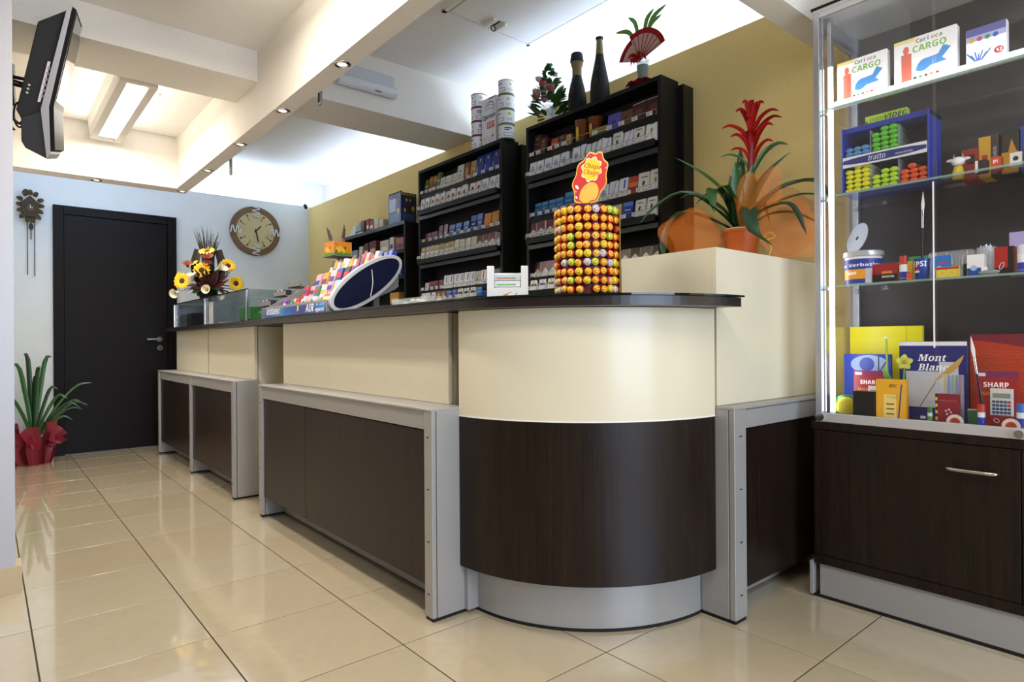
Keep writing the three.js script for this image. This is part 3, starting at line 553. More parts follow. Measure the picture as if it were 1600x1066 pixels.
    const sw = mesh('wrapped_sweets', gs, S(0xb8c6b0, 0.25), c); sw.userData.kind = 'stuff'; }
}
// ---------- cigarette racks ----------
// print atlas: 8 x 4 cells, each a pack front; lower right corner of each cell is the side colour
const designs = {
  tobaccoGreen: ['#5c6a35', x => { x.fillStyle = '#8a7a3a'; x.fillRect(0, 0, 128, 40); x.fillStyle = '#c2b56a'; x.fillRect(10, 70, 108, 30); }],
  tobaccoBrown: ['#7a5a2a', x => { x.fillStyle = '#b98a45'; x.fillRect(0, 20, 128, 50); x.fillStyle = '#4e3517'; x.fillRect(10, 110, 108, 20); }],
  tallWhite: ['#d9d7d4', x => { x.fillStyle = '#55545a'; x.fillRect(30, 60, 60, 10); x.fillRect(20, 100, 80, 8); x.fillStyle = '#8a8a90'; x.fillRect(20, 116, 70, 6); }],
  brown: ['#7d5126', x => { x.fillStyle = '#c99a52'; x.beginPath(); x.ellipse(64, 90, 30, 50, 0, 0, 6.3); x.fill(); }],
  tan: ['#bda06a', x => { x.fillStyle = '#8a6a3a'; x.fillRect(20, 50, 80, 8); x.fillRect(20, 100, 80, 30); }],
  blueStar: ['#1f3f9a', x => { x.fillStyle = '#e8c640'; x.beginPath(); for (let i = 0; i < 10; i++) { const r = i % 2 ? 9 : 22, a = i * 0.628; x.lineTo(64 + r * Math.sin(a), 40 - r * Math.cos(a)); } x.fill(); x.fillStyle = '#c8d4ee'; x.fillRect(12, 90, 10, 70); }],
  redDot: ['#e2dfdc', x => { x.fillStyle = '#7a1a20'; x.beginPath(); x.arc(64, 96, 30, 0, 6.3); x.fill(); x.fillStyle = '#333'; x.fillRect(84, 14, 20, 12); x.fillRect(30, 150, 70, 8); }],
  blueDot: ['#e3e5ea', x => { x.strokeStyle = '#3c57a8'; x.lineWidth = 9; x.beginPath(); x.arc(64, 96, 28, 0, 6.3); x.stroke(); x.fillStyle = '#3c57a8'; x.fillRect(46, 88, 36, 14); x.fillRect(80, 10, 22, 10); }],
  maroon: ['#5c1f26', x => { x.fillStyle = '#7d3a3d'; x.fillRect(0, 0, 128, 70); x.fillStyle = '#c7a7a0'; x.fillRect(24, 96, 80, 10); }],
  deepBlue: ['#24408e', x => { x.fillStyle = '#5f7fc4'; x.fillRect(0, 0, 128, 60); x.fillStyle = '#c5d2ea'; x.fillRect(28, 90, 72, 10); }],
  orange: ['#c7741e', x => { x.fillStyle = '#dd9440'; x.fillRect(0, 0, 128, 110); x.fillStyle = '#f0d9a0'; x.fillRect(30, 120, 70, 12); }],
  goldTop: ['#e3dcc8', x => { x.fillStyle = '#a8882c'; x.fillRect(0, 0, 128, 90); x.fillStyle = '#d9c06a'; x.fillRect(20, 30, 88, 12); x.fillStyle = '#777'; x.fillRect(34, 130, 60, 10); }],
  pale: ['#d6d5bf', x => { x.fillStyle = '#a5aa7c'; x.fillRect(30, 30, 12, 130); x.fillRect(56, 50, 40, 8); x.fillRect(56, 100, 40, 8); }],
  maroonTop: ['#ded8d2', x => { x.fillStyle = '#6e2e30'; x.beginPath(); x.moveTo(0, 0); x.lineTo(128, 0); x.lineTo(128, 120); x.lineTo(64, 80); x.lineTo(0, 120); x.fill(); x.fillStyle = '#555'; x.fillRect(34, 150, 60, 10); }],
  whiteBlueBar: ['#e4e5e8', x => { x.fillStyle = '#27439c'; x.fillRect(70, 20, 22, 80); x.fillStyle = '#8a8f9c'; x.fillRect(20, 130, 80, 8); }],
  whiteRedBar: ['#e4e2e0', x => { x.fillStyle = '#9c2027'; x.fillRect(50, 14, 24, 100); x.fillStyle = '#8a8f9c'; x.fillRect(20, 140, 80, 8); }],
  whiteSwirl: ['#dddfe2', x => { x.strokeStyle = '#3f6a78'; x.lineWidth = 12; x.beginPath(); x.moveTo(90, 10); x.quadraticCurveTo(20, 100, 100, 190); x.stroke(); }],
  lilacSwirl: ['#e0dfe8', x => { x.strokeStyle = '#7f74b4'; x.lineWidth = 10; x.beginPath(); x.moveTo(100, 10); x.quadraticCurveTo(80, 120, 10, 180); x.stroke(); }],
  emblem: ['#d9d7d0', x => { x.fillStyle = '#2a2a2e'; x.beginPath(); x.ellipse(60, 96, 14, 22, 0.2, 0, 6.3); x.fill(); x.fillRect(30, 40, 70, 8); }],
  emblemGold: ['#e4e3df', x => { x.fillStyle = '#b8862e'; x.beginPath(); x.ellipse(64, 92, 13, 22, 0, 0, 6.3); x.fill(); x.fillStyle = '#555'; x.fillRect(40, 36, 50, 7); }],
  skyBlue: ['#2c6aa6', x => { x.fillStyle = '#5a97c8'; x.fillRect(0, 0, 128, 40); x.fillStyle = '#8fc0e0'; x.fillRect(20, 80, 88, 8); }],
  redOrange: ['#b0452a', x => { x.fillStyle = '#d97a4a'; x.fillRect(10, 60, 108, 40); x.fillStyle = '#6a2016'; x.fillRect(20, 110, 88, 20); }],
  beige: ['#b7ad98', x => { x.fillStyle = '#7d745f'; x.fillRect(24, 60, 80, 10); x.fillRect(24, 90, 60, 40); }],
  blackBand: ['#dedcda', x => { x.fillStyle = '#2a2426'; x.fillRect(14, 60, 100, 40); x.fillRect(50, 24, 28, 16); }],
  blueBand: ['#dfe0e2', x => { x.fillStyle = '#2b3f94'; x.fillRect(14, 60, 100, 40); x.fillRect(50, 24, 28, 16); }],
  brownBand: ['#dfdcd8', x => { x.fillStyle = '#6a3a2a'; x.fillRect(14, 60, 100, 40); x.fillRect(50, 24, 28, 16); }],
  brownChevron: ['#dcd6cb', x => { x.fillStyle = '#57442f'; x.beginPath(); x.moveTo(0, 0); x.lineTo(128, 0); x.lineTo(128, 110); x.lineTo(64, 60); x.lineTo(0, 110); x.fill(); x.fillRect(30, 130, 68, 8); }],
  maroonChevron: ['#d9d4cf', x => { x.fillStyle = '#64202e'; x.beginPath(); x.moveTo(0, 0); x.lineTo(128, 0); x.lineTo(128, 130); x.lineTo(64, 74); x.lineTo(0, 130); x.fill(); }],
  brownPouch: ['#4b2a20', x => { x.fillStyle = '#7a5344'; for (const y of [20, 70, 120]) x.fillRect(24, y, 80, 18); x.fillStyle = '#a8887a'; x.fillRect(40, 40, 50, 8); }],
  purple: ['#5a53b0', x => { x.fillStyle = '#3b3580'; x.beginPath(); x.arc(64, 96, 26, 0, 6.3); x.fill(); }],
  cocoa: ['#6a4520', x => { x.fillStyle = '#3a2410'; x.beginPath(); x.arc(64, 90, 24, 0, 6.3); x.fill(); }],
  wine: ['#3d1318', x => { x.fillStyle = '#6d2a2c'; x.beginPath(); x.arc(60, 90, 34, 0, 6.3); x.fill(); x.fillStyle = '#d8d4d0'; x.fillRect(0, 0, 128, 10); }],
};
const dn = Object.keys(designs), CW = 128, CH = 192, COLS = 8, ROWS = 4;
const atlas = canvasTex(CW * COLS, CH * ROWS, x => dn.forEach((k, i) => {
  const cx = (i % COLS) * CW, cy = Math.floor(i / COLS) * CH;
  x.save(); x.translate(cx, cy); x.beginPath(); x.rect(0, 0, CW, CH); x.clip();
  x.fillStyle = designs[k][0]; x.fillRect(0, 0, CW, CH); designs[k][1](x);
  x.fillStyle = designs[k][0]; x.fillRect(CW - 14, CH - 14, 14, 14); x.restore();
}));
const packMat = S(0xffffff, 0.3, { map: atlas });
function packGeo(k, w, h, d) {
  const g = new THREE.BoxGeometry(w, h, d).translate(0, h / 2, 0), i = dn.indexOf(k), u0 = (i % COLS) / COLS, v1 = 1 - Math.floor(i / COLS) / ROWS, du = 1 / COLS, dv = 1 / ROWS, uv = g.attributes.uv;
  for (let f = 0; f < 6; f++) for (let v = 0; v < 4; v++) {
    const j = f * 4 + v;
    if (f === 4) uv.setXY(j, u0 + du * (0.02 + 0.96 * uv.getX(j)), v1 - dv * (0.98 - 0.96 * uv.getY(j)));
    else uv.setXY(j, u0 + du * 0.96, v1 - dv * 0.97);
  }
  return g;
}
const FACE = -HALF;     // things on the racks look towards -x
const geoCache = new Map();
function pack(k, w, h, d, x, y, z, label, group, lean = 0.12, yaw = 0, roll = 0, name = 'cigarette_pack', cat = 'pack') {
  const key = [k, w, h, d].join(); if (!geoCache.has(key)) geoCache.set(key, packGeo(k, w, h, d));
  const m = mesh(name, geoCache.get(key), packMat); m.position.set(x, y, z); m.rotation.set(-lean, FACE + yaw, roll, 'YXZ');
  return tag(m, label, cat, group);
}
const rowY = [2.055, 1.932, 1.695, 1.568, 1.335, 1.255];
const rackX = 2.5;
function rack(label, z0, z1) {
  const o = thing('cigarette_rack', label, 'rack', [rackX, 1.1, z0]);   // stands on the back cabinet
  const w = z1 - z0, T = 2.245 - 1.1, D = 0.14;
  mesh('side_panel', bb(0, D, 0, T, 0, 0.022, 0.002), M.black, o); mesh('side_panel', bb(0, D, 0, T, w - 0.022, w, 0.002), M.black, o);
  mesh('top_panel', bb(0, D, T - 0.022, T, 0.022, w - 0.022, 0.002), M.black, o);
  mesh('back_panel', bb(D - 0.01, D, 0, T - 0.022, 0.022, w - 0.022), S(0x050505, 0.7), o);
  mesh('wall_box', bb(D, 0.222, 0, T - 0.02, 0.03, w + 0.03), S(0x0b0a0a, 0.5), o);
  rowY.forEach((y, i) => {
    const dx = i % 2 ? -0.022 : 0.012, yy = y - 1.1;
    const s = mesh('shelf', [bb(dx, D - 0.012, yy - 0.012, yy, 0.023, w - 0.023), bb(dx - 0.006, dx, yy - 0.03, yy + 0.006, 0.023, w - 0.023, 0.002)], M.black, o);
    mesh('wire_rail', [bar([dx - 0.012, yy + 0.03, 0.03], [dx - 0.012, yy + 0.03, w - 0.03], 0.0014, 6), ...[0.03, 0.35, 0.65, w - 0.03].map(z => bar([dx - 0.012, yy, z], [dx - 0.012, yy + 0.03, z], 0.0014, 6))], M.steel, s);
    if (i === 1 || i === 3) mesh('fascia', bb(-0.004, 0.01, yy - 0.06, yy - 0.032, 0.023, w - 0.023, 0.002), S(0x2b2e36, 0.35), o);
  });
  return o;
}
const R1 = rack('dark cigarette rack topped with white cans and a carton', -4.045, -3.05);
const R2 = rack('dark cigarette rack topped with bottles and vases', -2.82, -1.835);
// back cabinet carrying both racks
{
  const o = thing('back_cabinet', 'dark cabinet below the cigarette racks behind the counter', 'cabinet', [2.36, 0, -4.2]);
  mesh('body', bb(0, 0.36, 0.08, 1.08, 0, 2.48, 0.003), M.wengePlain, o); mesh('top', bb(-0.02, 0.362, 1.08, 1.1, 0, 2.48, 0.003), M.black, o); mesh('plinth', bb(0.04, 0.36, 0, 0.08, 0.01, 2.47), M.black, o);
  for (let i = 0; i < 4; i++) { const d = mesh('door', bb(-0.018, -0.001, 0.1, 1.06, i * 0.62 + 0.004, i * 0.62 + 0.616, 0.002), M.wengePlain, o); mesh('handle', bb(-0.03, -0.018, 0.9, 1.0, i * 0.62 + 0.55, i * 0.62 + 0.56, 0.003), M.steel, d); }
}
const tagTex = canvasTex(64, 32, x => { x.fillStyle = '#e9e9e6'; x.fillRect(0, 0, 64, 32); x.fillStyle = '#555'; x.fillRect(6, 8, 52, 5); x.fillRect(6, 18, 40, 6); });
const tagMat = S(0xffffff, 0.5, { map: tagTex }), tagGeo = new THREE.BoxGeometry(0.001, 0.018, 0.036);
// runs: [design, how many, width, height, words]
function fillRow(R, ri, z0, z1, runs, rackWord) {
  const rowWord = ['top', 'second', 'third', 'fourth', 'fifth', 'lowest'][ri], total = runs.reduce((s, r) => s + r[1] * (r[2] + 0.01), 0), sc = (z1 - z0) / total;
  let z = z0; const x = rackX + (ri % 2 ? 0.006 : 0.04), y = rowY[ri] + 0.0015;
  for (const [k, n, w, h, words] of runs) for (let i = 0; i < n; i++) {
    const cw = (w + 0.01) * sc, zc = z + cw / 2; z += cw;
    if (!k) continue;
    const label = `${words}, ${rowWord} row of the ${rackWord}`;
    const hh = h * 1.1;
    pack(k, w, hh, 0.022, x, y, zc + rr(-0.003, 0.003), label, label, rr(0.1, 0.16), rr(-0.08, 0.08), rr(-0.03, 0.03));
    if (rnd() < 0.75) pack(k, w, hh, 0.022, x + 0.026, y + 0.0, zc + rr(-0.004, 0.012), label, label, rr(0.1, 0.14), rr(-0.05, 0.05), 0);
    const t = mesh('price_tag', tagGeo, tagMat, R); t.position.set((ri % 2 ? -0.022 : 0.012) - 0.0145, rowY[ri] - 1.1 + 0.018, zc - R.position.z);
  }
}
const A = [-4.02, -3.075], B = [-2.795, -1.86];
fillRow(R1, 0, ...A, [['tobaccoGreen', 1, 0.05, 0.11, 'green tobacco pouch'], ['tobaccoBrown', 2, 0.045, 0.12, 'brown tobacco pouch'], ['tobaccoGreen', 1, 0.03, 0.13, 'green tobacco pouch'], ['tallWhite', 3, 0.062, 0.085, 'low white cigarette pack'], ['tallWhite', 1, 0.07, 0.125, 'tall white cigarette box'], ['brown', 1, 0.06, 0.125, 'brown oval-printed pack'], ['tan', 1, 0.06, 0.12, 'tan tobacco pack'], ['blueStar', 3, 0.075, 0.135, 'blue pack with yellow star'], ['tallWhite', 1, 0.03, 0.1, 'narrow white pack']], 'left rack');
fillRow(R1, 1, ...A, [['redDot', 9, 0.054, 0.088, 'white cigarette pack with dark red dot'], [null, 1, 0.01, 0, ''], ['redDot', 2, 0.056, 0.09, 'white cigarette pack with dark red dot'], ['blueDot', 2, 0.06, 0.09, 'white cigarette pack with blue ring'], ['tallWhite', 1, 0.03, 0.09, 'plain narrow white pack']], 'left rack');
fillRow(R1, 2, ...A, [['maroon', 2, 0.075, 0.07, 'low dark red pack'], ['maroon', 2, 0.05, 0.1, 'tall dark red pack'], ['deepBlue', 3, 0.07, 0.085, 'blue cigarette pack'], ['deepBlue', 2, 0.06, 0.11, 'taller blue cigarette pack'], ['orange', 2, 0.072, 0.1, 'orange cigarette pack'], ['maroon', 1, 0.025, 0.1, 'narrow dark red pack']], 'left rack');
fillRow(R1, 3, ...A, [['goldTop', 7, 0.05, 0.088, 'white pack with gold top'], ['pale', 4, 0.052, 0.09, 'pale green-striped pack'], ['maroonTop', 3, 0.056, 0.088, 'white pack with maroon top'], ['maroonTop', 1, 0.03, 0.08, 'half-hidden maroon-topped pack']], 'left rack');
fillRow(R1, 4, ...A, [['tallWhite', 1, 0.05, 0.06, 'low white pack'], ['maroon', 3, 0.056, 0.066, 'low maroon pack'], ['whiteBlueBar', 6, 0.055, 0.092, 'white pack with blue bar'], ['beige', 1, 0.055, 0.09, 'beige pack'], ['whiteRedBar', 2, 0.055, 0.092, 'white pack with red bar'], ['brownChevron', 2, 0.054, 0.088, 'brown chevron pack']], 'left rack');
fillRow(R1, 5, ...A, [['tallWhite', 3, 0.055, 0.06, 'squat white pack'], ['brown', 2, 0.055, 0.062, 'squat brown pack'], ['deepBlue', 2, 0.056, 0.06, 'squat blue pack'], ['blackBand', 3, 0.058, 0.062, 'squat white pack with black band'], ['skyBlue', 1, 0.058, 0.058, 'squat light blue pack'], [null, 3, 0.05, 0, '']], 'left rack');
fillRow(R2, 0, ...B, [['brownPouch', 1, 0.055, 0.13, 'tall brown tobacco pouch'], ['brownPouch', 1, 0.05, 0.1, 'dark brown pouch'], [null, 1, 0.04, 0, ''], ['redOrange', 1, 0.05, 0.075, 'rust red pouch'], ['brownPouch', 1, 0.06, 0.08, 'low brown pouch'], ['tan', 1, 0.04, 0.07, 'low tan packet'], [null, 1, 0.16, 0, ''], ['tobaccoGreen', 1, 0.12, 0.05, 'long olive packet'], ['purple', 1, 0.085, 0.09, 'purple tobacco box'], ['cocoa', 1, 0.08, 0.085, 'brown tobacco box'], ['wine', 2, 0.09, 0.1, 'wine red tobacco tin']], 'right rack');
fillRow(R2, 1, ...B, [['blueDot', 5, 0.055, 0.088, 'white pack with blue ring'], [null, 1, 0.02, 0, ''], ['blueDot', 1, 0.055, 0.088, 'white pack with blue ring'], ['whiteSwirl', 2, 0.066, 0.09, 'white pack with teal swirl'], ['lilacSwirl', 1, 0.06, 0.09, 'white pack with lilac swirl'], ['emblem', 1, 0.062, 0.092, 'white pack with black emblem'], ['lilacSwirl', 1, 0.055, 0.098, 'taller white pack with lilac swirl'], ['emblem', 1, 0.064, 0.094, 'white pack with black emblem'], ['emblemGold', 1, 0.066, 0.1, 'white pack with gold emblem']], 'right rack');
fillRow(R2, 2, ...B, [['skyBlue', 4, 0.055, 0.082, 'blue cigarette pack'], ['skyBlue', 2, 0.066, 0.1, 'tall blue cigarette pack'], ['blueDot', 3, 0.055, 0.09, 'white blue-ringed pack'], ['lilacSwirl', 1, 0.055, 0.095, 'white pack with lilac swirl'], ['whiteBlueBar', 1, 0.058, 0.098, 'white pack with blue bar'], ['redOrange', 1, 0.06, 0.095, 'red and orange pack'], ['emblem', 1, 0.066, 0.1, 'white pack with black emblem'], ['emblemGold', 1, 0.066, 0.102, 'white pack with gold emblem']], 'right rack');
fillRow(R2, 3, ...B, [['maroonTop', 1, 0.05, 0.085, 'white pack with maroon top'], ['maroonTop', 1, 0.066, 0.088, 'wide maroon-topped pack'], ['maroonTop', 6, 0.055, 0.088, 'maroon-topped pack'], ['whiteBlueBar', 1, 0.06, 0.09, 'white pack with blue bar'], ['beige', 1, 0.062, 0.094, 'beige pack'], ['deepBlue', 1, 0.06, 0.098, 'blue pack'], ['emblem', 2, 0.06, 0.09, 'white pack with dark emblem']], 'right rack');
fillRow(R2, 4, ...B, [['maroonChevron', 3, 0.055, 0.088, 'maroon pack with white chevron'], ['beige', 1, 0.055, 0.08, 'beige pack'], ['maroonChevron', 6, 0.055, 0.088, 'maroon pack with white chevron'], ['brownChevron', 4, 0.055, 0.088, 'white pack with brown chevron']], 'right rack');
fillRow(R2, 5, ...B, [['blackBand', 1, 0.058, 0.06, 'squat white pack with black band'], ['blueBand', 1, 0.058, 0.06, 'squat white pack with blue band'], ['brownBand', 1, 0.058, 0.06, 'squat white pack with brown band'], ['blackBand', 2, 0.058, 0.06, 'squat white pack with black band'], [null, 8, 0.055, 0, '']], 'right rack');
for (const [z, l] of [[-2.41, 'amber cellophane bag of cigars, left of two, on right rack'], [-2.33, 'dark amber cellophane bag of cigars behind the other']]) {
  const o = thing('cigar_bag', l, 'bag', [2.56 + (z > -2.4 ? 0.02 : 0), rowY[0] + 0.001, z], 0);
  mesh('bag', toCreasedNormals(lathe([[0, 0], [0.035, 0], [0.042, 0.04], [0.04, 0.1], [0.046, 0.13]], 12), 0.5), Ph(0x6a3312, 0.15, { side: THREE.DoubleSide }), o);
  mesh('tie', bb(-0.045, -0.043, 0.02, 0.09, -0.006, 0.01), S(0xd8b02a, 0.4), o);
}

// ---------- on top of the racks ----------
const RT = 2.2455;
{
  const can = (x, z, y, k, label) => {
    const o = thing('tobacco_can', label, 'can', [x, y, z], rr(0, 6), 'white tobacco cans on the left rack');
    const H = 0.094, R = 0.052;
    const tx = canTex[k % 2];
    mesh('can_body', new THREE.CylinderGeometry(R, R, H - 0.008, 28, 1, true).translate(0, H / 2, 0), S(0xffffff, 0.35, { map: tx }), o);
    mesh('rim', [new THREE.TorusGeometry(R, 0.003, 6, 28).rotateX(HALF).translate(0, 0.003, 0), new THREE.TorusGeometry(R, 0.003, 6, 28).rotateX(HALF).translate(0, H - 0.003, 0), cyl(R - 0.002, R - 0.002, 0.002, 0, H - 0.006, 0, 28), cyl(R - 0.002, R - 0.002, 0.002, 0, 0.002, 0, 28)], S(k % 2 ? 0x8e7f52 : 0x8a4a46, 0.3, { metalness: 0.6 }), o);
  };
  const canTex = ['#8a2a2c', '#6d6b45'].map(c => canvasTex(256, 96, x => { x.fillStyle = '#e6e8ee'; x.fillRect(0, 0, 256, 96); for (let i = 0; i < 2; i++) { const a = i * 128; x.fillStyle = '#3a466e'; x.fillRect(a + 14, 20, 40, 8); x.fillRect(a + 14, 34, 24, 6); x.strokeStyle = c; x.lineWidth = 3; x.strokeRect(a + 12, 56, 60, 22); x.fillStyle = '#999'; for (let j = 0; j < 6; j++) x.fillRect(a + 88 + j * 5, 56, 2, 22); x.fillStyle = '#d8b81f'; x.beginPath(); x.arc(a + 100, 28, 9, 0, 6.3); x.fill(); } x.fillStyle = c; x.fillRect(0, 90, 256, 6); }));
  const names4 = ['lowest', 'second lowest', 'third', 'topmost'];
  for (let i = 0; i < 4; i++) can(2.565, -3.37, RT + i * 0.0945, i * 2, `${names4[i]} white can in the door-side stack on left rack`);
  for (let i = 0; i < 4; i++) can(2.565, -3.08, RT + i * 0.0945, i * 2 + 1, `${names4[i]} white can in the stack right of the carton`);
  const art = canvasTex(256, 512, x => {
    x.fillStyle = '#dfe1e6'; x.fillRect(0, 0, 256, 512); x.strokeStyle = '#23304e'; x.lineWidth = 7; x.beginPath(); x.arc(150, 130, 84, 3.4, 7.0); x.stroke(); x.lineWidth = 5; x.beginPath(); x.ellipse(150, 130, 40, 84, 0.3, 3.3, 6.6); x.stroke(); x.beginPath(); x.moveTo(75, 90); x.quadraticCurveTo(150, 60, 226, 110); x.stroke(); x.beginPath(); x.moveTo(66, 130); x.quadraticCurveTo(150, 100, 232, 140); x.stroke();
    x.fillStyle = '#fff'; x.strokeStyle = '#23304e'; x.font = 'bold 62px serif'; x.lineWidth = 5; x.strokeText('Cigaronne', 10, 222, 240); x.fillStyle = '#5a678c'; x.fillText('Cigaronne', 10, 222, 240);
    x.fillStyle = '#c2372e'; x.fillRect(96, 262, 130, 70); x.fillStyle = '#e8d8d4'; x.fillRect(106, 274, 110, 8); x.fillRect(106, 292, 110, 8); x.fillRect(106, 310, 90, 8);
    x.strokeStyle = '#6a6f78'; for (const a of [40, 110, 180]) { x.beginPath(); x.ellipse(a, 470, 22, 56, 0.1, 0, 6.3); x.stroke(); } x.fillStyle = '#c2372e'; x.beginPath(); x.arc(200, 420, 16, 0, 6.3); x.fill(); x.fillStyle = '#444'; x.fillRect(130, 8, 110, 12);
  });
  const o = thing('tobacco_carton', 'white printed carton between the two stacks of cans', 'carton', [2.57, RT, -3.225]);
  mesh('box', bb(-0.035, 0.035, 0, 0.315, -0.075, 0.075, 0.002), S(0xdfe1e6, 0.5), o);
  mesh('print', new THREE.PlaneGeometry(0.148, 0.312).rotateY(-HALF).translate(-0.0356, 0.158, 0), S(0xffffff, 0.45, { map: art }), o);
}
{ // vase with flowers
  const o = thing('flower_vase', 'clear vase of pink flowers and green foliage on right rack', 'vase', [2.565, RT, -2.68]);
  mesh('vase', toCreasedNormals(lathe([[0, 0], [0.03, 0], [0.025, 0.02], [0.035, 0.06], [0.05, 0.1], [0.046, 0.1], [0.03, 0.06], [0.02, 0.02], [0, 0.01]], 24), 0.8), M.clear, o);
  mesh('cellophane', (() => { const gs = []; for (let i = 0; i < 5; i++) { const a = i * 1.25; gs.push(leaf([V(0, 0.05, 0), V(0.06 * Math.cos(a), 0.12, 0.06 * Math.sin(a)), V(0.1 * Math.cos(a), 0.2, 0.1 * Math.sin(a))], t => 0.02 + 0.03 * t, V(0, 1, 0), 0.2, 5)); } return join(gs); })(), Ph(0xffffff, 0.05, { transparent: true, opacity: 0.2, side: THREE.DoubleSide }), o);
  mesh('foliage', (() => { const gs = []; for (let i = 0; i < 170; i++) { const h = rr(0.06, 0.38), R = 0.115 * (1 - Math.pow((h - 0.05) / 0.34, 1.5)) + 0.01, a = rr(0, 6.3), b = V(R * 0.5 * Math.cos(a), h - 0.03, R * 0.5 * Math.sin(a)), d = V(Math.cos(a), rr(0, 0.9), Math.sin(a)); gs.push(leaf([b, b.clone().addScaledVector(d, R * 0.35), b.clone().addScaledVector(d, R * 0.6)], spear(rr(0.013, 0.02)), V(0, 1, 0), 0.2, 4)); } return join(gs); })(), M.leaf, o);
  for (const [x, y, z, r, c] of [[-0.06, 0.16, -0.05, 0.032, 0x9a6a5e], [-0.08, 0.2, 0.03, 0.028, 0xa03a34], [-0.07, 0.25, -0.02, 0.024, 0xc2a48e], [-0.07, 0.12, 0.03, 0.03, 0x8f5a5e], [-0.05, 0.19, -0.06, 0.03, 0xb07a66], [-0.06, 0.17, 0.07, 0.024, 0xa8322e]]) {
    const gs = []; for (let i = 0; i < 10; i++) { const a = i / 10 * 6.283; gs.push(leaf([V(0, -r * 0.3, 0), V(r * 0.7 * Math.cos(a), 0, r * 0.7 * Math.sin(a)), V(r * 0.8 * Math.cos(a), r * 0.8, r * 0.8 * Math.sin(a))], spear(r * 0.4), V(0, 1, 0), 0.3, 4)); }
    mesh('blossom', [...gs, new THREE.SphereGeometry(r * 0.55, 10, 8)].map(g => g).reduce((s, g) => (s.push(g), s), []), S(c, 0.6, { side: THREE.DoubleSide }), o).position.set(x, y, z);
  }
}
{ // two dark bottles
  const b = (x, z, prof, label, collar) => {
    const o = thing('decorative_bottle', label, 'bottle', [x, RT, z], 0);
    mesh('body', lathe(prof, 28), M.bottle, o); mesh('foil_neck', lathe(collar, 24), M.gold, o);
    mesh('gold_scrawl', tube(Array.from({ length: 16 }, (_, i) => { const t = i / 15, y = 0.1 + t * 0.1; return V(-0.051 * (1 - t * 0.35) - 0.0006, y, 0.018 * Math.sin(t * 9)); }), 0.0009, 40, 4), M.gold, o);
    return o;
  };
  const o1 = b(2.565, -2.455, [[0, 0], [0.046, 0], [0.05, 0.02], [0.053, 0.06], [0.049, 0.11], [0.038, 0.16], [0.028, 0.2], [0.026, 0.21]], 'dark bottle with bulging black stopper on right rack', [[0.0265, 0.205], [0.026, 0.25], [0.034, 0.275], [0.036, 0.285]]);
  mesh('stopper', lathe([[0.036, 0.285], [0.039, 0.29], [0.034, 0.33], [0.03, 0.337], [0, 0.337]], 24), M.bottle, o1);
  const o2 = b(2.565, -2.285, [[0, 0], [0.05, 0], [0.053, 0.02], [0.054, 0.06], [0.05, 0.12], [0.038, 0.18], [0.026, 0.24], [0.022, 0.27]], 'dark bottle with tall slim neck on right rack', [[0.0225, 0.265], [0.019, 0.31], [0.017, 0.352]]);
  mesh('lip', lathe([[0.017, 0.35], [0.021, 0.354], [0.021, 0.364], [0, 0.366]], 20), M.bottle, o2);
}
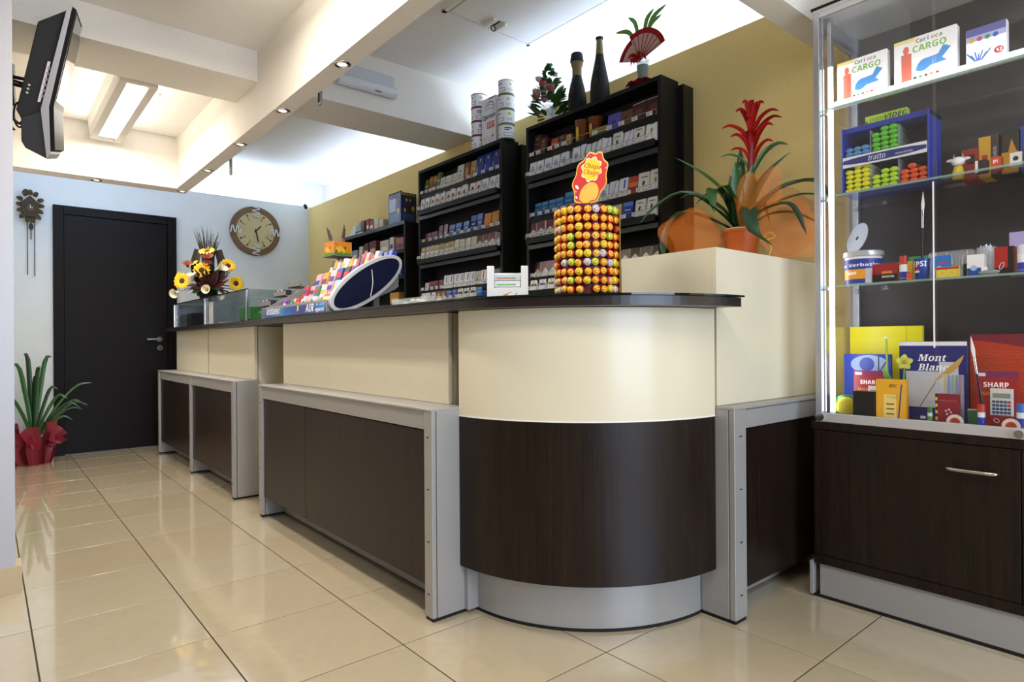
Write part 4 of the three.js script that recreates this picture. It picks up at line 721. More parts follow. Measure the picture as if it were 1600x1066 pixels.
{ // red fan gift vase
  const o = thing('gift_vase', 'slim vase with red fan of lace and green leaves', 'vase', [2.565, RT, -1.995]);
  mesh('vase', toCreasedNormals(lathe([[0, 0.0], [0.022, 0.0], [0.02, 0.015], [0.026, 0.07], [0.036, 0.15], [0.033, 0.15], [0.022, 0.07], [0, 0.02]], 24), 0.8), Ph(0xc9c6cc, 0.1, { transparent: true, opacity: 0.28 }), o);
  mesh('green_filling', lathe([[0, 0.012], [0.019, 0.016], [0.0245, 0.07], [0.03, 0.11], [0, 0.118]], 20), S(0x0f6a38, 0.5), o);
  const fan = (c, dx, tilt, span, r0, r1, col, nm) => { const s = new THREE.Shape(); for (let i = 0; i <= 16; i++) { const a = HALF + tilt - span / 2 + span * i / 16; s[i ? 'lineTo' : 'moveTo'](r1 * Math.cos(a), r1 * Math.sin(a)); } for (let i = 16; i >= 0; i--) { const a = HALF + tilt - span / 2 + span * i / 16; s.lineTo(r0 * Math.cos(a), r0 * Math.sin(a)); } const g = new THREE.ExtrudeGeometry(s, { depth: 0.0015, bevelEnabled: false }).rotateY(-HALF).translate(dx, c, 0); return mesh(nm, g, col, o); };
  const lace = S(0xc9a59c, 0.7);
  fan(0.13, -0.02, -0.42, 1.7, 0.134, 0.16, M.red, 'fan_edge'); fan(0.13, -0.018, -0.42, 1.7, 0.03, 0.134, lace, 'fan_lace'); fan(0.13, -0.01, 0.82, 0.9, 0.122, 0.15, M.red, 'fan_edge'); fan(0.13, -0.008, 0.82, 0.9, 0.03, 0.122, lace, 'fan_lace');
  for (let i = 0; i < 7; i++) { const a = HALF - 0.42 - 0.75 + i * 0.25; mesh('fan_stick', bar([-0.0215, 0.13, 0], [-0.0215, 0.13 + 0.14 * Math.sin(a), 0.14 * Math.cos(a)], 0.0016, 5), M.red, o); }
  mesh('ribbon', (() => { const gs = []; for (let i = 0; i < 16; i++) { const a = rr(-1.2, 1.2); gs.push(leaf([V(-0.02, 0.13, 0), V(-0.05, 0.15 + rr(-0.02, 0.02), 0.03 * a), V(-0.04, 0.14 + rr(-0.03, 0.03), 0.055 * a)], spear(0.008), V(1, 0, 0), 0.3, 5)); } return join(gs); })(), M.red, o);
  mesh('long_leaf', (() => { const gs = []; for (const [a, L] of [[-0.35, 0.17], [0.4, 0.15], [-0.75, 0.12], [0.75, 0.14], [0.62, 0.1]]) gs.push(leaf([V(-0.01, 0.22, 0.04 * a), V(-0.02, 0.22 + L * 0.7, a * 0.1), V(-0.02, 0.22 + L * 0.95, a * 0.22)], spear(0.012), V(1, 0.3, 0), 0.3, 8)); return join(gs); })(), M.leafLight, o);
  mesh('red_bow', (() => { const gs = []; for (let i = 0; i < 10; i++) { const a = i * 0.628; gs.push(leaf([V(-0.03, 0.006, 0), V(-0.03 + 0.03 * Math.cos(a), 0.024, 0.045 * Math.sin(a)), V(-0.03 + 0.045 * Math.cos(a), 0.012, 0.085 * Math.sin(a))], spear(0.014), V(0, 1, 0), 0.2, 4)); } return join(gs); })(), M.red, o);
}
// ---------- low shelf left of the racks ----------
{
  const z0 = -5.35, z1 = -4.24, o = thing('low_shelf', 'low dark shelf with boxes left of the cigarette racks', 'shelf', [2.5, 0, z0]), w = z1 - z0, T = 1.9;
  mesh('side_panel', bb(0, 0.22, 0, T, 0, 0.022, 0.002), M.black, o); mesh('side_panel', bb(0, 0.22, 0, T, w - 0.022, w, 0.002), M.black, o);
  mesh('back_panel', bb(0.21, 0.22, 0.02, T, 0.022, w - 0.022), M.black, o);
  for (const y of [1.24, 1.46, 1.66, 1.88]) mesh('shelf', [bb(0, 0.21, y, y + 0.02, 0.022, w - 0.022, 0.002), bb(-0.006, 0, y, y + 0.03, 0.0, w, 0.002)], y > 1.8 ? S(0x20262e, 0.3) : M.black, o);
  mesh('base', bb(0, 0.21, 0, 1.2, 0.022, w - 0.022), M.wengePlain, o);
  const bx = (z, y, w, h, d, c, name, label, x = 2.55) => { const t = thing(name, label, 'box', [x, y, z0 + z]); mesh('carton', bb(-d / 2, d / 2, 0, h, -w / 2, w / 2, 0.002), S(c, 0.45), t); mesh('label_strip', bb(-d / 2 - 0.0008, -d / 2, h * 0.3, h * 0.55, -w * 0.35, w * 0.35), S([0xf0ece2, 0x7d2a2c, 0x2a3f8e, 0xd6c28a][Math.floor(rnd() * 4)], 0.5), t); return t; };
  const y3 = 1.9005;
  bx(0.3, y3, 0.05, 0.11, 0.06, 0x7fb0b4, 'small_carton', 'teal and white carton on top of the low shelf'); bx(0.36, y3, 0.06, 0.12, 0.06, 0x7a2a2a, 'small_carton', 'dark red carton beside the teal one on low shelf'); bx(0.45, y3, 0.05, 0.12, 0.06, 0x8c2226, 'small_carton', 'tall red carton on top of the low shelf'); bx(0.52, y3, 0.07, 0.1, 0.06, 0xa04a3a, 'small_carton', 'brownish red carton on top of the low shelf'); bx(0.6, y3, 0.07, 0.1, 0.06, 0xdadad4, 'small_carton', 'white carton on top of the low shelf'); bx(0.69, y3, 0.07, 0.08, 0.06, 0xc9c4a2, 'small_carton', 'pale yellow carton near the blue tin box'); bx(0.33, y3, 0.16, 0.035, 0.05, 0x4a2e22, 'flat_case', 'flat brown case lying before the cartons', 2.53);
  { const t = thing('sloped_stand', 'white sloping card stand at the shelf end', 'stand', [2.56, y3, z0 + 0.14]); mesh('card', ext([[0, 0], [0.16, 0], [0.16, 0.1], [0.13, 0.1]], 0.08).rotateY(-HALF).translate(0.04, 0, -0.08), M.white, t); }
  bx(0.2, 1.68, 0.1, 0.1, 0.06, 0x9aa0ae, 'small_carton', 'grey carton in the low shelf, leftmost'); bx(0.32, 1.68, 0.06, 0.12, 0.06, 0xd9d6d2, 'small_carton', 'white carton in the low shelf beside grey one'); bx(0.42, 1.68, 0.08, 0.13, 0.06, 0x5a1c20, 'small_carton', 'maroon carton in the low shelf'); bx(0.54, 1.68, 0.12, 0.14, 0.06, 0x6a1a22, 'small_carton', 'wide maroon carton in the low shelf'); bx(0.74, 1.68, 0.14, 0.12, 0.06, 0xc9c6b4, 'small_carton', 'white printed carton in the low shelf'); bx(0.86, 1.68, 0.06, 0.13, 0.06, 0xd6d2b8, 'small_carton', 'cream carton in the low shelf'); bx(0.99, 1.68, 0.12, 0.11, 0.06, 0xb05a3e, 'small_carton', 'rust coloured carton at shelf right end'); bx(0.62, 1.48, 0.2, 0.1, 0.06, 0x2c4a9c, 'small_carton', 'blue carton on the middle shelf'); bx(0.95, 1.48, 0.12, 0.1, 0.06, 0x3a5fae, 'small_carton', 'lighter blue carton on the middle shelf'); bx(0.9, 1.26, 0.14, 0.1, 0.06, 0xb98a3a, 'small_carton', 'amber carton on the lowest shelf');
  // tin box with coins printed on it
  const art = canvasTex(256, 256, x => { x.fillStyle = '#1d2440'; x.fillRect(0, 0, 256, 256); x.fillStyle = '#131728'; x.fillRect(0, 0, 256, 30); x.fillStyle = '#c8b23a'; for (let i = 0; i < 8; i++) x.fillRect(8 + i * 30, 6, 14, 16); for (const [a, b, r] of [[200, 130, 24], [90, 60, 14], [60, 150, 18], [150, 60, 12]]) { x.beginPath(); x.arc(a, b, r, 0, 6.3); x.fill(); } x.fillStyle = '#3a4a86'; x.fillRect(20, 180, 200, 50); });
  const art2 = canvasTex(256, 256, x => { x.fillStyle = '#3a5078'; x.fillRect(0, 0, 256, 256); x.fillStyle = '#a9b9d4'; x.fillRect(20, 40, 130, 110); x.fillStyle = '#5f79ac'; x.fillRect(20, 170, 200, 76); x.fillStyle = '#a02a30'; x.beginPath(); x.arc(200, 60, 20, 0, 6.3); x.fill(); x.fillStyle = '#c8b23a'; x.beginPath(); x.arc(200, 150, 24, 0, 6.3); x.fill(); });
  const t = thing('gift_box', 'large dark blue printed box on top of low shelf', 'box', [2.57, y3, -4.4]);
  mesh('carton', bb(-0.07, 0.07, 0, 0.24, -0.1, 0.1, 0.003), S(0x1d2440, 0.35), t);
  mesh('printed_front', new THREE.PlaneGeometry(0.196, 0.236).rotateY(-HALF).translate(-0.0708, 0.12, 0), S(0xffffff, 0.3, { map: art2 }), t); mesh('printed_side', new THREE.PlaneGeometry(0.136, 0.236).translate(0, 0.12, 0.1008), S(0xffffff, 0.3, { map: art }), t);
  mesh('lid_teeth', Array.from({ length: 6 }, (_, i) => bb(-0.07, -0.055, 0.24, 0.25, -0.09 + i * 0.034, -0.075 + i * 0.034)), M.black, t);
}
// ---------- glass show case ----------
const VX = 2.36, VZ0 = -1.045, VZ1 = 0.2, VB = 2.7;
const shelfY = [1.157, 1.487, 1.805];
{
  const o = thing('show_case', 'tall glass show case with dark cabinet base and silver plinth', 'show case', [VX, 0, VZ0]);
  const w = VZ1 - VZ0, D = VB - VX;
  mesh('plinth', [bb(0.012, 0.03, 0.012, 0.13, 0.0, w, 0.002)], M.grey, o); mesh('plinth_side', bb(-0.004, D, 0.012, 0.135, -0.03, -0.018, 0.001), M.grey, o); mesh('foot', bb(0.014, D, 0, 0.012, -0.02, w), M.rubber, o);
  mesh('base_carcass', bb(0.02, D, 0.12, 0.652, -0.015, w, 0.002), M.wenge, o);
  mesh('base_rail', bb(0.0, 0.02, 0.13, 0.162, -0.015, w, 0.001), M.wenge, o); mesh('top_board', bb(-0.004, 0.02, 0.628, 0.655, -0.02, w, 0.001), M.wenge, o);
  const dA = mesh('cabinet_door', bb(0.0, 0.019, 0.165, 0.625, -0.013, 0.595, 0.001), M.wenge, o);
  mesh('door_handle', tube([[0.0, 0.546, 0.41], [-0.02, 0.546, 0.414], [-0.026, 0.546, 0.43], [-0.026, 0.546, 0.52], [-0.02, 0.546, 0.538], [0.0, 0.546, 0.542]], 0.006, 40, 10), M.steel, dA);
  mesh('cabinet_door', bb(0.0, 0.019, 0.165, 0.625, 0.598, w - 0.002, 0.001), M.wenge, o);
  mesh('interior_floor', bb(0.02, D - 0.01, 0.655, 0.667, 0, w), S(0x8b8a88, 0.5), o);
  mesh('back_wall', bb(D - 0.008, D, 0.66, 2.16, 0.03, w), S(0xffffff, 0.5, { map: speckTex }), o);
  mesh('bottom_rail', bb(-0.004, 0.012, 0.657, 0.69, 0.0, w, 0.002), S(0xb9b5b4, 0.4, { metalness: 0.2 }), o);
  const rb = mesh('rail_corner', cyl(0.016, 0.016, 0.006, 0, 0, 0, 20).rotateZ(HALF).translate(-0.004, 0.675, 0.012), M.chrome, o);
  mesh('lock', cyl(0.012, 0.012, 0.02, 0, 0, 0, 20).rotateZ(HALF).translate(0.0, 0.674, 0.595), M.chrome, o);
  mesh('corner_post', [bb(-0.002, 0.02, 0.655, 2.165, -0.004, 0.018, 0.002), bb(0.024, 0.036, 0.67, 2.15, 0.004, 0.02, 0.002)], M.alu, o);
  mesh('rear_post', bb(D - 0.03, D, 0.655, 2.165, -0.004, 0.03, 0.002), M.alu, o);
  mesh('top_frame', [bb(-0.002, 0.02, 2.145, 2.165, 0.018, w, 0.002), bb(-0.002, D, 2.165, 2.178, -0.006, w, 0.001)], S(0xc7c7c6, 0.35, { metalness: 0.3 }), o);
  mesh('top_trim', bb(-0.006, D, 2.178, 2.186, -0.01, w), M.black, o);
  mesh('side_rail', bb(0.02, D - 0.03, 2.1, 2.165, -0.002, 0.016, 0.002), M.alu, o);
  mesh('side_pane', bb(0.02, D - 0.03, 0.665, 2.1, 0.002, 0.007), M.glass, o);
  mesh('sliding_pane', bb(0.002, 0.007, 0.69, 2.145, 0.018, 0.385), M.glass, o); mesh('sliding_pane', bb(-0.004, 0.001, 0.69, 2.145, 0.378, w), M.glass, o);
  mesh('pane_edge', bb(-0.004, 0.001, 0.93, 1.47, 0.375, 0.3785), M.whiteGloss, o);
  shelfY.forEach(y => { const s = mesh('glass_shelf', bb(0.012, D - 0.035, y - 0.007, y, 0.01, w - 0.01), M.glass, o); mesh('polished_edge', bb(0.0095, 0.012, y - 0.007, y, 0.01, w - 0.01), M.glassEdge, s); for (const x of [0.03, D - 0.04]) mesh('shelf_pin', cyl(0.005, 0.005, 0.012, 0, 0, 0, 8).rotateX(HALF).translate(x, y - 0.012, 0.02), M.chrome, s); });
  // lamps: an upright tube in the corner, a horizontal one along the upper shelf
  const glow = S(0xffffff, 0.4, { emissive: 0xf2f7ff, emissiveIntensity: 5 });
  mesh('corner_tube', cyl(0.009, 0.009, 1.28, 0.052, 0.69, 0.035, 12), glow, o); mesh('tube_holder', [cyl(0.011, 0.011, 0.02, 0.052, 0.67, 0.035, 12), bb(0.04, 0.064, 1.97, 2.15, 0.028, 0.042, 0.002)], M.alu, o);
  mesh('tube_channel', [bb(0.014, 0.044, 1.8055, 1.809, 0.04, w - 0.04), bb(0.0415, 0.044, 1.809, 1.822, 0.04, w - 0.04)], M.white, o);
  mesh('shelf_tube', cyl(0.0105, 0.0105, w - 0.1, 0, 0, 0, 12).rotateX(HALF).translate(0.03, 1.8195, 0.05), glow, o);
  areaLight('corner_tube_light', 0xf2f7ff, L_VITRINE, 0.02, 1.26, [VX + 0.066, 1.33, VZ0 + 0.049], [1, 0, 1]);
  areaLight('shelf_tube_light', 0xf2f7ff, L_VITRINE, w - 0.12, 0.02, [VX + 0.045, 1.826, VZ0 + w / 2], [1, 0.6, 0]);
}
// a flat printed thing facing the customer: width along z, height y, depth x
function flat(name, label, cat, X, y, z, w, h, d, col, draw, o = {}) {
  const t = thing(name, label, cat, [X, y, z], o.turn || 0, o.group);
  const b = new THREE.Group(); b.name = 'body_tilt'; const body = mesh('body', bb(-d / 2, d / 2, 0, h, -w / 2, w / 2, Math.min(0.002, d * 0.2)), S(col, o.rough ?? 0.4), t);
  if (draw) { const k = o.res || 256, tx = canvasTex(k, Math.round(k * h / w), draw); mesh('print', new THREE.PlaneGeometry(w - 0.002, h - 0.002).rotateY(-HALF).translate(-d / 2 - 0.0006, h / 2, 0), S(0xffffff, 0.35, { map: tx }), body); }
  if (o.lean) body.rotation.z = -o.lean;
  return t;
}
const F = 0.668;   // floor of the case
{ // top shelf
  const cargo = (x, w, h) => { x.fillStyle = '#f2f1ef'; x.fillRect(0, 0, w, h); x.fillStyle = '#efe08a'; x.fillRect(0, 0, w * 0.35, h * 0.08); x.fillStyle = '#d5604a'; x.beginPath(); x.ellipse(w * 0.2, h * 0.24, w * 0.05, h * 0.09, 0, 0, 6.3); x.fill(); x.fillRect(w * 0.12, h * 0.32, w * 0.17, h * 0.6);
    x.font = `bold ${h * 0.12}px sans-serif`; ['#c0392b', '#3d8f4a', '#2a5fae', '#7a4a9c', '#d68a1e', '#c0392b', '#3d8f4a'].forEach((c, i) => { x.fillStyle = c; x.fillText('Carioca'.charAt(i), w * (0.36 + i * 0.062), h * 0.14); });
    x.fillStyle = '#7cb342'; x.font = `bold ${h * 0.19}px sans-serif`; x.fillText('CARGO', w * 0.3, h * 0.33, w * 0.6);
    x.fillStyle = '#4a90d0'; x.beginPath(); x.moveTo(w * 0.36, h * 0.72); x.quadraticCurveTo(w * 0.4, h * 0.5, w * 0.55, h * 0.52); x.lineTo(w * 0.72, h * 0.5); x.lineTo(w * 0.8, h * 0.34); x.lineTo(w * 0.92, h * 0.42); x.lineTo(w * 0.78, h * 0.6); x.lineTo(w * 0.86, h * 0.68); x.lineTo(w * 0.6, h * 0.7); x.quadraticCurveTo(w * 0.45, h * 0.84, w * 0.36, h * 0.72); x.fill();
    ['#222', '#2f8f3c', '#222', '#d0761e', '#a82020'].forEach((c, i) => { x.fillStyle = c; x.fillRect(w * (0.32 + i * 0.09), h * 0.86, w * 0.05, h * 0.1); }); };
  flat('marker_box', 'white marker box with blue aeroplane at the case corner', 'box', 2.46, 1.834, -0.915, 0.17, 0.155, 0.03, 0xf0efec, cargo, { res: 512 });
  flat('marker_box', 'larger white marker box with blue aeroplane, middle of shelf', 'box', 2.46, 1.834, -0.715, 0.185, 0.16, 0.035, 0xf0efec, cargo, { res: 512 });
  flat('pencil_box', 'white and violet pencil box with flower on top shelf', 'box', 2.46, 1.834, -0.545, 0.106, 0.125, 0.03, 0xe9e8ee, (x, w, h) => { x.fillStyle = '#ebeaf0'; x.fillRect(0, 0, w, h); x.fillStyle = '#5a5a9c'; x.fillRect(0, 0, w, h * 0.2); x.fillStyle = '#a9a8cf'; x.fillRect(0, h * 0.2, w, h * 0.14); ['#c9a02c', '#b54a6a', '#3f8f4a', '#2a5fae'].forEach((c, i) => { x.fillStyle = c; x.beginPath(); x.arc(w * (0.14 + i * 0.2), h * 0.3, w * 0.07, 0, 6.3); x.fill(); }); x.strokeStyle = '#3a5a9a'; x.lineWidth = 10; for (let i = 0; i < 7; i++) { x.beginPath(); x.moveTo(w * 0.3, h * 0.95); x.lineTo(w * (0.02 + i * 0.1), h * (0.62 + (i % 2) * 0.06)); x.stroke(); } x.fillStyle = '#a3242c'; x.beginPath(); x.ellipse(w * 0.82, h * 0.72, w * 0.12, h * 0.09, 0, 0, 6.3); x.fill(); x.fillStyle = '#fff'; x.font = `bold ${h * 0.12}px sans-serif`; x.fillText('12', w * 0.75, h * 0.76); });
}
{ // highlighter rack
  const X = 2.455, y = shelfY[1] + 0.0005, z = -0.835, W = 0.28, H = 0.245;
  const o = thing('highlighter_rack', 'blue plastic rack holding rows of coloured highlighters', 'rack', [X, y, z]);
  mesh('side', bb(-0.04, 0.09, 0, H, -W / 2, -W / 2 + 0.006, 0.002), M.blue, o); mesh('side', bb(-0.04, 0.09, 0, H, W / 2 - 0.006, W / 2, 0.002), M.blue, o);
  mesh('back', bb(0.086, 0.09, 0, H, -W / 2, W / 2), S(0x16256e, 0.4), o); mesh('top', bb(-0.03, 0.09, H - 0.02, H, -W / 2, W / 2, 0.003), M.blue, o); mesh('base', bb(-0.04, 0.09, 0, 0.006, -W / 2, W / 2), M.blue, o); mesh('middle_tray', bb(-0.035, 0.086, 0.115, 0.121, -W / 2 + 0.006, W / 2 - 0.006), M.blue, o);
  for (const zz of [-0.045, 0.045]) mesh('divider', [bb(-0.03, 0.086, 0.006, 0.1, zz - 0.001, zz + 0.001), bb(-0.03, 0.086, 0.121, 0.22, zz - 0.001, zz + 0.001)], M.clear, o);
  const st = canvasTex(512, 64, (x, w, h) => { x.fillStyle = '#e9e9ee'; x.fillRect(0, 0, w, h); x.fillStyle = '#1b2a7a'; x.beginPath(); x.ellipse(w * 0.5, h * 0.5, w * 0.56, h * 0.36, 0, 0, 6.3); x.fill(); x.fillStyle = '#fff'; x.font = 'italic 44px sans-serif'; x.fillText('tratto', 160, 46); x.font = '15px sans-serif'; x.fillText('HIGHLIGHTING', 330, 42); });
  mesh('name_strip', bb(-0.042, -0.038, 0.098, 0.136, -W / 2 + 0.006, W / 2 - 0.006), M.white, o); mesh('lettering', new THREE.PlaneGeometry(W - 0.014, 0.037).rotateY(-HALF).translate(-0.0427, 0.117, 0), S(0xffffff, 0.35, { map: st }), o);
  flat('header_card', 'lime card sign standing on the highlighter rack', 'sign', 2.47, y + H + 0.0005, -0.84, 0.135, 0.034, 0.03, 0xb8cf5a, (x, w, h) => { x.fillStyle = '#a9cc3a'; x.fillRect(0, 0, w, h); x.fillStyle = '#3a5a20'; x.font = `italic ${h * 0.6}px sans-serif`; x.fillText('tratto', w * 0.1, h * 0.65); x.fillStyle = '#15203a'; x.font = `italic bold ${h * 0.75}px sans-serif`; x.fillText('VIDEO', w * 0.45, h * 0.72); x.fillRect(2, h * 0.5, 10, h * 0.4); });
  const hg = new THREE.CylinderGeometry(0.01, 0.01, 0.1, 16).rotateZ(HALF).scale(1, 0.84, 1.34);
  const cap = new THREE.SphereGeometry(0.01, 14, 8).scale(0.35, 0.84, 1.34).translate(-0.05, 0, 0);
  const g = join([hg, cap]);
  const lot = (cn, col, zc, y0, cols, rows, skip) => { for (let r = 0; r < rows; r++) for (let c = 0; c < cols; c++) { if (skip && skip(r, c)) continue; const m = mesh('highlighter', g, S(col, 0.35)); m.position.set(X + 0.022 + rr(-0.003, 0.003), y0 + 0.0086 + r * 0.0169, zc + (c - (cols - 1) / 2) * 0.0276 + (r % 2) * 0.002); tag(m, `${cn} highlighter in the blue plastic rack`, 'highlighter', `${cn} highlighters in the rack`); } };
  const y1 = y + 0.1212, y0 = y + 0.0062;
  lot('light blue', 0x4a8fc4, z - 0.09, y1, 3, 3); lot('green', 0x58c02a, z, y1, 3, 6, (r, c) => r === 5 && c === 0); lot('pink', 0xe0479a, z + 0.09, y1, 2, 1);
  lot('yellow', 0xe4e020, z - 0.09, y0, 3, 6, (r, c) => r === 5 && c === 0); lot('lime', 0xb6dc2a, z, y0, 3, 4, (r, c) => (r === 3 && c === 0)); lot('orange', 0xe0521a, z + 0.09, y0, 3, 3); lot('orange', 0xe0521a, z + 0.085, y0 + 0.0508, 1, 1);
}
{ // small cow figure and books on the second shelf
  const o = thing('cow_figurine', 'little white cow figurine with yellow body on second shelf', 'figurine', [2.46, shelfY[1], -0.625], 0.1);
  mesh('body', [lathe([[0, 0], [0.016, 0], [0.017, 0.02], [0.012, 0.04], [0, 0.044]], 18)], S(0xe4c83a, 0.5), o); mesh('head', new THREE.SphereGeometry(0.017, 16, 12).scale(1, 0.9, 1.15).translate(-0.004, 0.056, 0), M.whiteGloss, o);
  mesh('muzzle', new THREE.SphereGeometry(0.01, 12, 8).scale(0.8, 0.8, 1.3).translate(-0.016, 0.05, 0), M.white, o); mesh('ears', [-1, 1].map(s => new THREE.SphereGeometry(0.009, 8, 6).scale(0.5, 0.6, 1.3).translate(0, 0.063, s * 0.022)), M.white, o); mesh('horns', [-1, 1].map(s => new THREE.ConeGeometry(0.004, 0.016, 8).translate(0, 0.076, s * 0.012)), S(0x9a9aa0, 0.4), o); mesh('tray', leaf([V(0.0, 0.008, -0.01), V(-0.012, 0.004, -0.03), V(-0.02, 0.002, -0.05)], t => 0.01 - 0.006 * t, V(0, 1, 0), 0.2, 5), M.white, o);
  const bk = (z, w, h, col, label, d, X = 2.56) => flat('book', label, 'book', X, shelfY[1], z, w, h, 0.09, col, d);
  bk(-0.605, 0.05, 0.105, 0x8e1f1c, 'red paperback with black picture beside the cow figurine', (x, w, h) => { x.fillStyle = '#9c2620'; x.fillRect(0, 0, w, h); x.fillStyle = '#151012'; x.fillRect(w * 0.3, h * 0.2, w * 0.45, h * 0.3); });
  bk(-0.566, 0.034, 0.135, 0xc99a2c, 'yellow book with red Chinese lion print', (x, w, h) => { x.fillStyle = '#d3a02e'; x.fillRect(0, 0, w, h); x.fillStyle = '#a8381e'; x.fillRect(w * 0.25, h * 0.45, w * 0.5, h * 0.2); x.fillRect(w * 0.2, h * 0.8, w * 0.6, h * 0.06); });
  bk(-0.54, 0.022, 0.138, 0x3a2a2c, 'dark book with white spine lettering', (x, w, h) => { x.fillStyle = '#3f2e30'; x.fillRect(0, 0, w, h); x.fillStyle = '#d8d4cc'; x.save(); x.translate(w * 0.75, h * 0.95); x.rotate(-HALF); x.font = `${w * 0.6}px sans-serif`; x.fillText('ALTAUROUKOK', 0, 0, h * 0.85); x.restore(); });
  bk(-0.5, 0.045, 0.14, 0x1c1a18, 'black and yellow pencil box on second shelf', (x, w, h) => { x.fillStyle = '#1b1a18'; x.fillRect(0, 0, w, h * 0.5); x.fillStyle = '#c48a22'; x.fillRect(0, h * 0.5, w, h * 0.5); x.beginPath(); x.moveTo(w * 0.4, h * 0.5); x.lineTo(w * 0.6, h * 0.2); x.lineTo(w * 0.9, h * 0.5); x.fill(); });
  bk(-0.463, 0.022, 0.145, 0x1f3c94, 'slim blue box beside the pencil box'); bk(-0.435, 0.03, 0.13, 0x7a2418, 'brown red box at the picture edge');
  flat('small_box', 'black box with white edge before the books', 'box', 2.44, shelfY[1], -0.556, 0.032, 0.04, 0.03, 0x201a22, (x, w, h) => { x.fillStyle = '#221c26'; x.fillRect(0, 0, w, h); x.fillStyle = '#f0eee8'; x.fillRect(0, 0, w * 0.25, h); }); flat('small_box', 'orange box with white letter before the books', 'box', 2.44, shelfY[1], -0.517, 0.026, 0.042, 0.03, 0xcf4a1e, (x, w, h) => { x.fillStyle = '#d4501f'; x.fillRect(0, 0, w, h); x.fillStyle = '#fff'; x.font = `bold ${h * 0.4}px sans-serif`; x.fillText('P!', w * 0.15, h * 0.5); });
  flat('small_box', 'white box with black drawing on second shelf', 'box', 2.43, shelfY[1], -0.466, 0.03, 0.042, 0.03, 0xe6e4e0, (x, w, h) => { x.fillStyle = '#e8e6e2'; x.fillRect(0, 0, w, h); x.fillStyle = '#222'; x.beginPath(); x.arc(w * 0.5, h * 0.45, w * 0.25, 0, 6.3); x.fill(); }); flat('small_box', 'red box with white lettering on second shelf', 'box', 2.43, shelfY[1], -0.43, 0.034, 0.045, 0.03, 0xc42420);
  const r = thing('steel_ruler', 'thin steel ruler lying behind the cow figurine', 'ruler', [2.6, shelfY[1] + 0.0005, -0.66]); mesh('blade', bb(-0.012, 0.012, 0, 0.012, -0.08, 0.12, 0.001), M.steel, r);
}
{ // third shelf
  const y = shelfY[0] + 0.0003;
  const tub = thing('cd_tub', 'round tub of discs with silver lid, blue and orange label', 'tub', [2.46, y, -0.918], 0);
  const tx = canvasTex(512, 192, (x, w, h) => { x.fillStyle = '#2a3f9e'; x.fillRect(0, 0, w, h); x.fillStyle = '#f0a020'; x.fillRect(0, h * 0.42, w, h * 0.4); x.fillStyle = '#f8ead0'; for (let i = 0; i < 4; i++) x.fillRect(i * 128 + 40, h * 0.52, 50, 22); x.fillStyle = '#fff'; x.font = 'bold 34px sans-serif'; for (let i = 0; i < 3; i++) x.fillText('Verbatim', i * 170 + 8, 60); });
  mesh('label_wrap', new THREE.CylinderGeometry(0.062, 0.06, 0.088, 36, 1, true).rotateY(2).translate(0, 0.047, 0), S(0xffffff, 0.35, { map: tx }), tub); mesh('inner', cyl(0.058, 0.06, 0.1, 0, 0, 0, 32), M.white, tub); mesh('lid', toCreasedNormals(lathe([[0, 0.1], [0.06, 0.1], [0.066, 0.103], [0.066, 0.118], [0.062, 0.121], [0, 0.121]], 36), 0.6), S(0xc6c7ca, 0.3, { metalness: 0.4 }), tub);
  const cd = thing('compact_disc', 'blue grey compact disc leaning above the round tub', 'disc', [2.49, y + 0.1225, -0.95], 0); const q = new THREE.RingGeometry(0.009, 0.058, 40, 1); mesh('disc', toCreasedNormals(new THREE.ExtrudeGeometry((() => { const s = new THREE.Shape(); s.absarc(0, 0, 0.058, 0, Math.PI * 2); const h = new THREE.Path(); h.absarc(0, 0, 0.008, 0, Math.PI * 2, true); s.holes.push(h); return s; })(), { depth: 0.0012, bevelEnabled: false, curveSegments: 40 }), 0.6).rotateY(-HALF).rotateY(-0.6).rotateZ(-0.35).translate(0.0, 0.056, 0), S(0xa3abb6, 0.3, { metalness: 0.2 }), cd); mesh('hub', new THREE.CylinderGeometry(0.018, 0.018, 0.002, 24).rotateZ(HALF).rotateY(-0.6).rotateZ(-0.35).translate(0, 0.056, 0), S(0x2a2c30, 0.3), cd);
  flat('ink_box', 'red and black ink box before the disc tub', 'box', 2.425, y, -0.835, 0.085, 0.068, 0.012, 0x8f1f22, (x, w, h) => { x.fillStyle = '#9c1f26'; x.fillRect(0, 0, w, h); x.fillStyle = '#1c1418'; x.fillRect(0, h * 0.55, w, h * 0.45); x.fillStyle = '#d87a2a'; x.fillRect(w * 0.4, h * 0.4, w * 0.4, h * 0.14); x.fillStyle = '#eee'; x.font = `bold ${h * 0.16}px sans-serif`; x.fillText('MAXON', w * 0.4, h * 0.75); });
  flat('small_box', 'white and grey glossy box beside the ink box', 'box', 2.41, y, -0.883, 0.02, 0.055, 0.012, 0xc6c2cc); flat('small_box', 'yellow card box behind the ink box', 'box', 2.5, y, -0.8, 0.06, 0.075, 0.03, 0xe8b82e);
  const stick = (x, z, c, l, yy = y, s = 1) => { const o = thing('glue_stick', l, 'glue stick', [x, yy, z]); mesh('barrel', cyl(0.012 * s, 0.012 * s, 0.058 * s, 0, 0, 0, 20), S(0xe8e9ee, 0.35), o); mesh('label_band', new THREE.CylinderGeometry(0.0123 * s, 0.0123 * s, 0.022 * s, 20, 1, true).translate(0, 0.022 * s, 0), M.blue, o); mesh('foot', cyl(0.0125 * s, 0.0125 * s, 0.01 * s, 0, 0, 0, 20), M.blue, o); mesh('cap', cyl(0.0118 * s, 0.0112 * s, 0.03 * s, 0, 0.058 * s, 0, 20), S(c, 0.35), o); };
  stick(2.425, -0.777, 0xc0382a, 'glue stick with red cap beside the ink box');
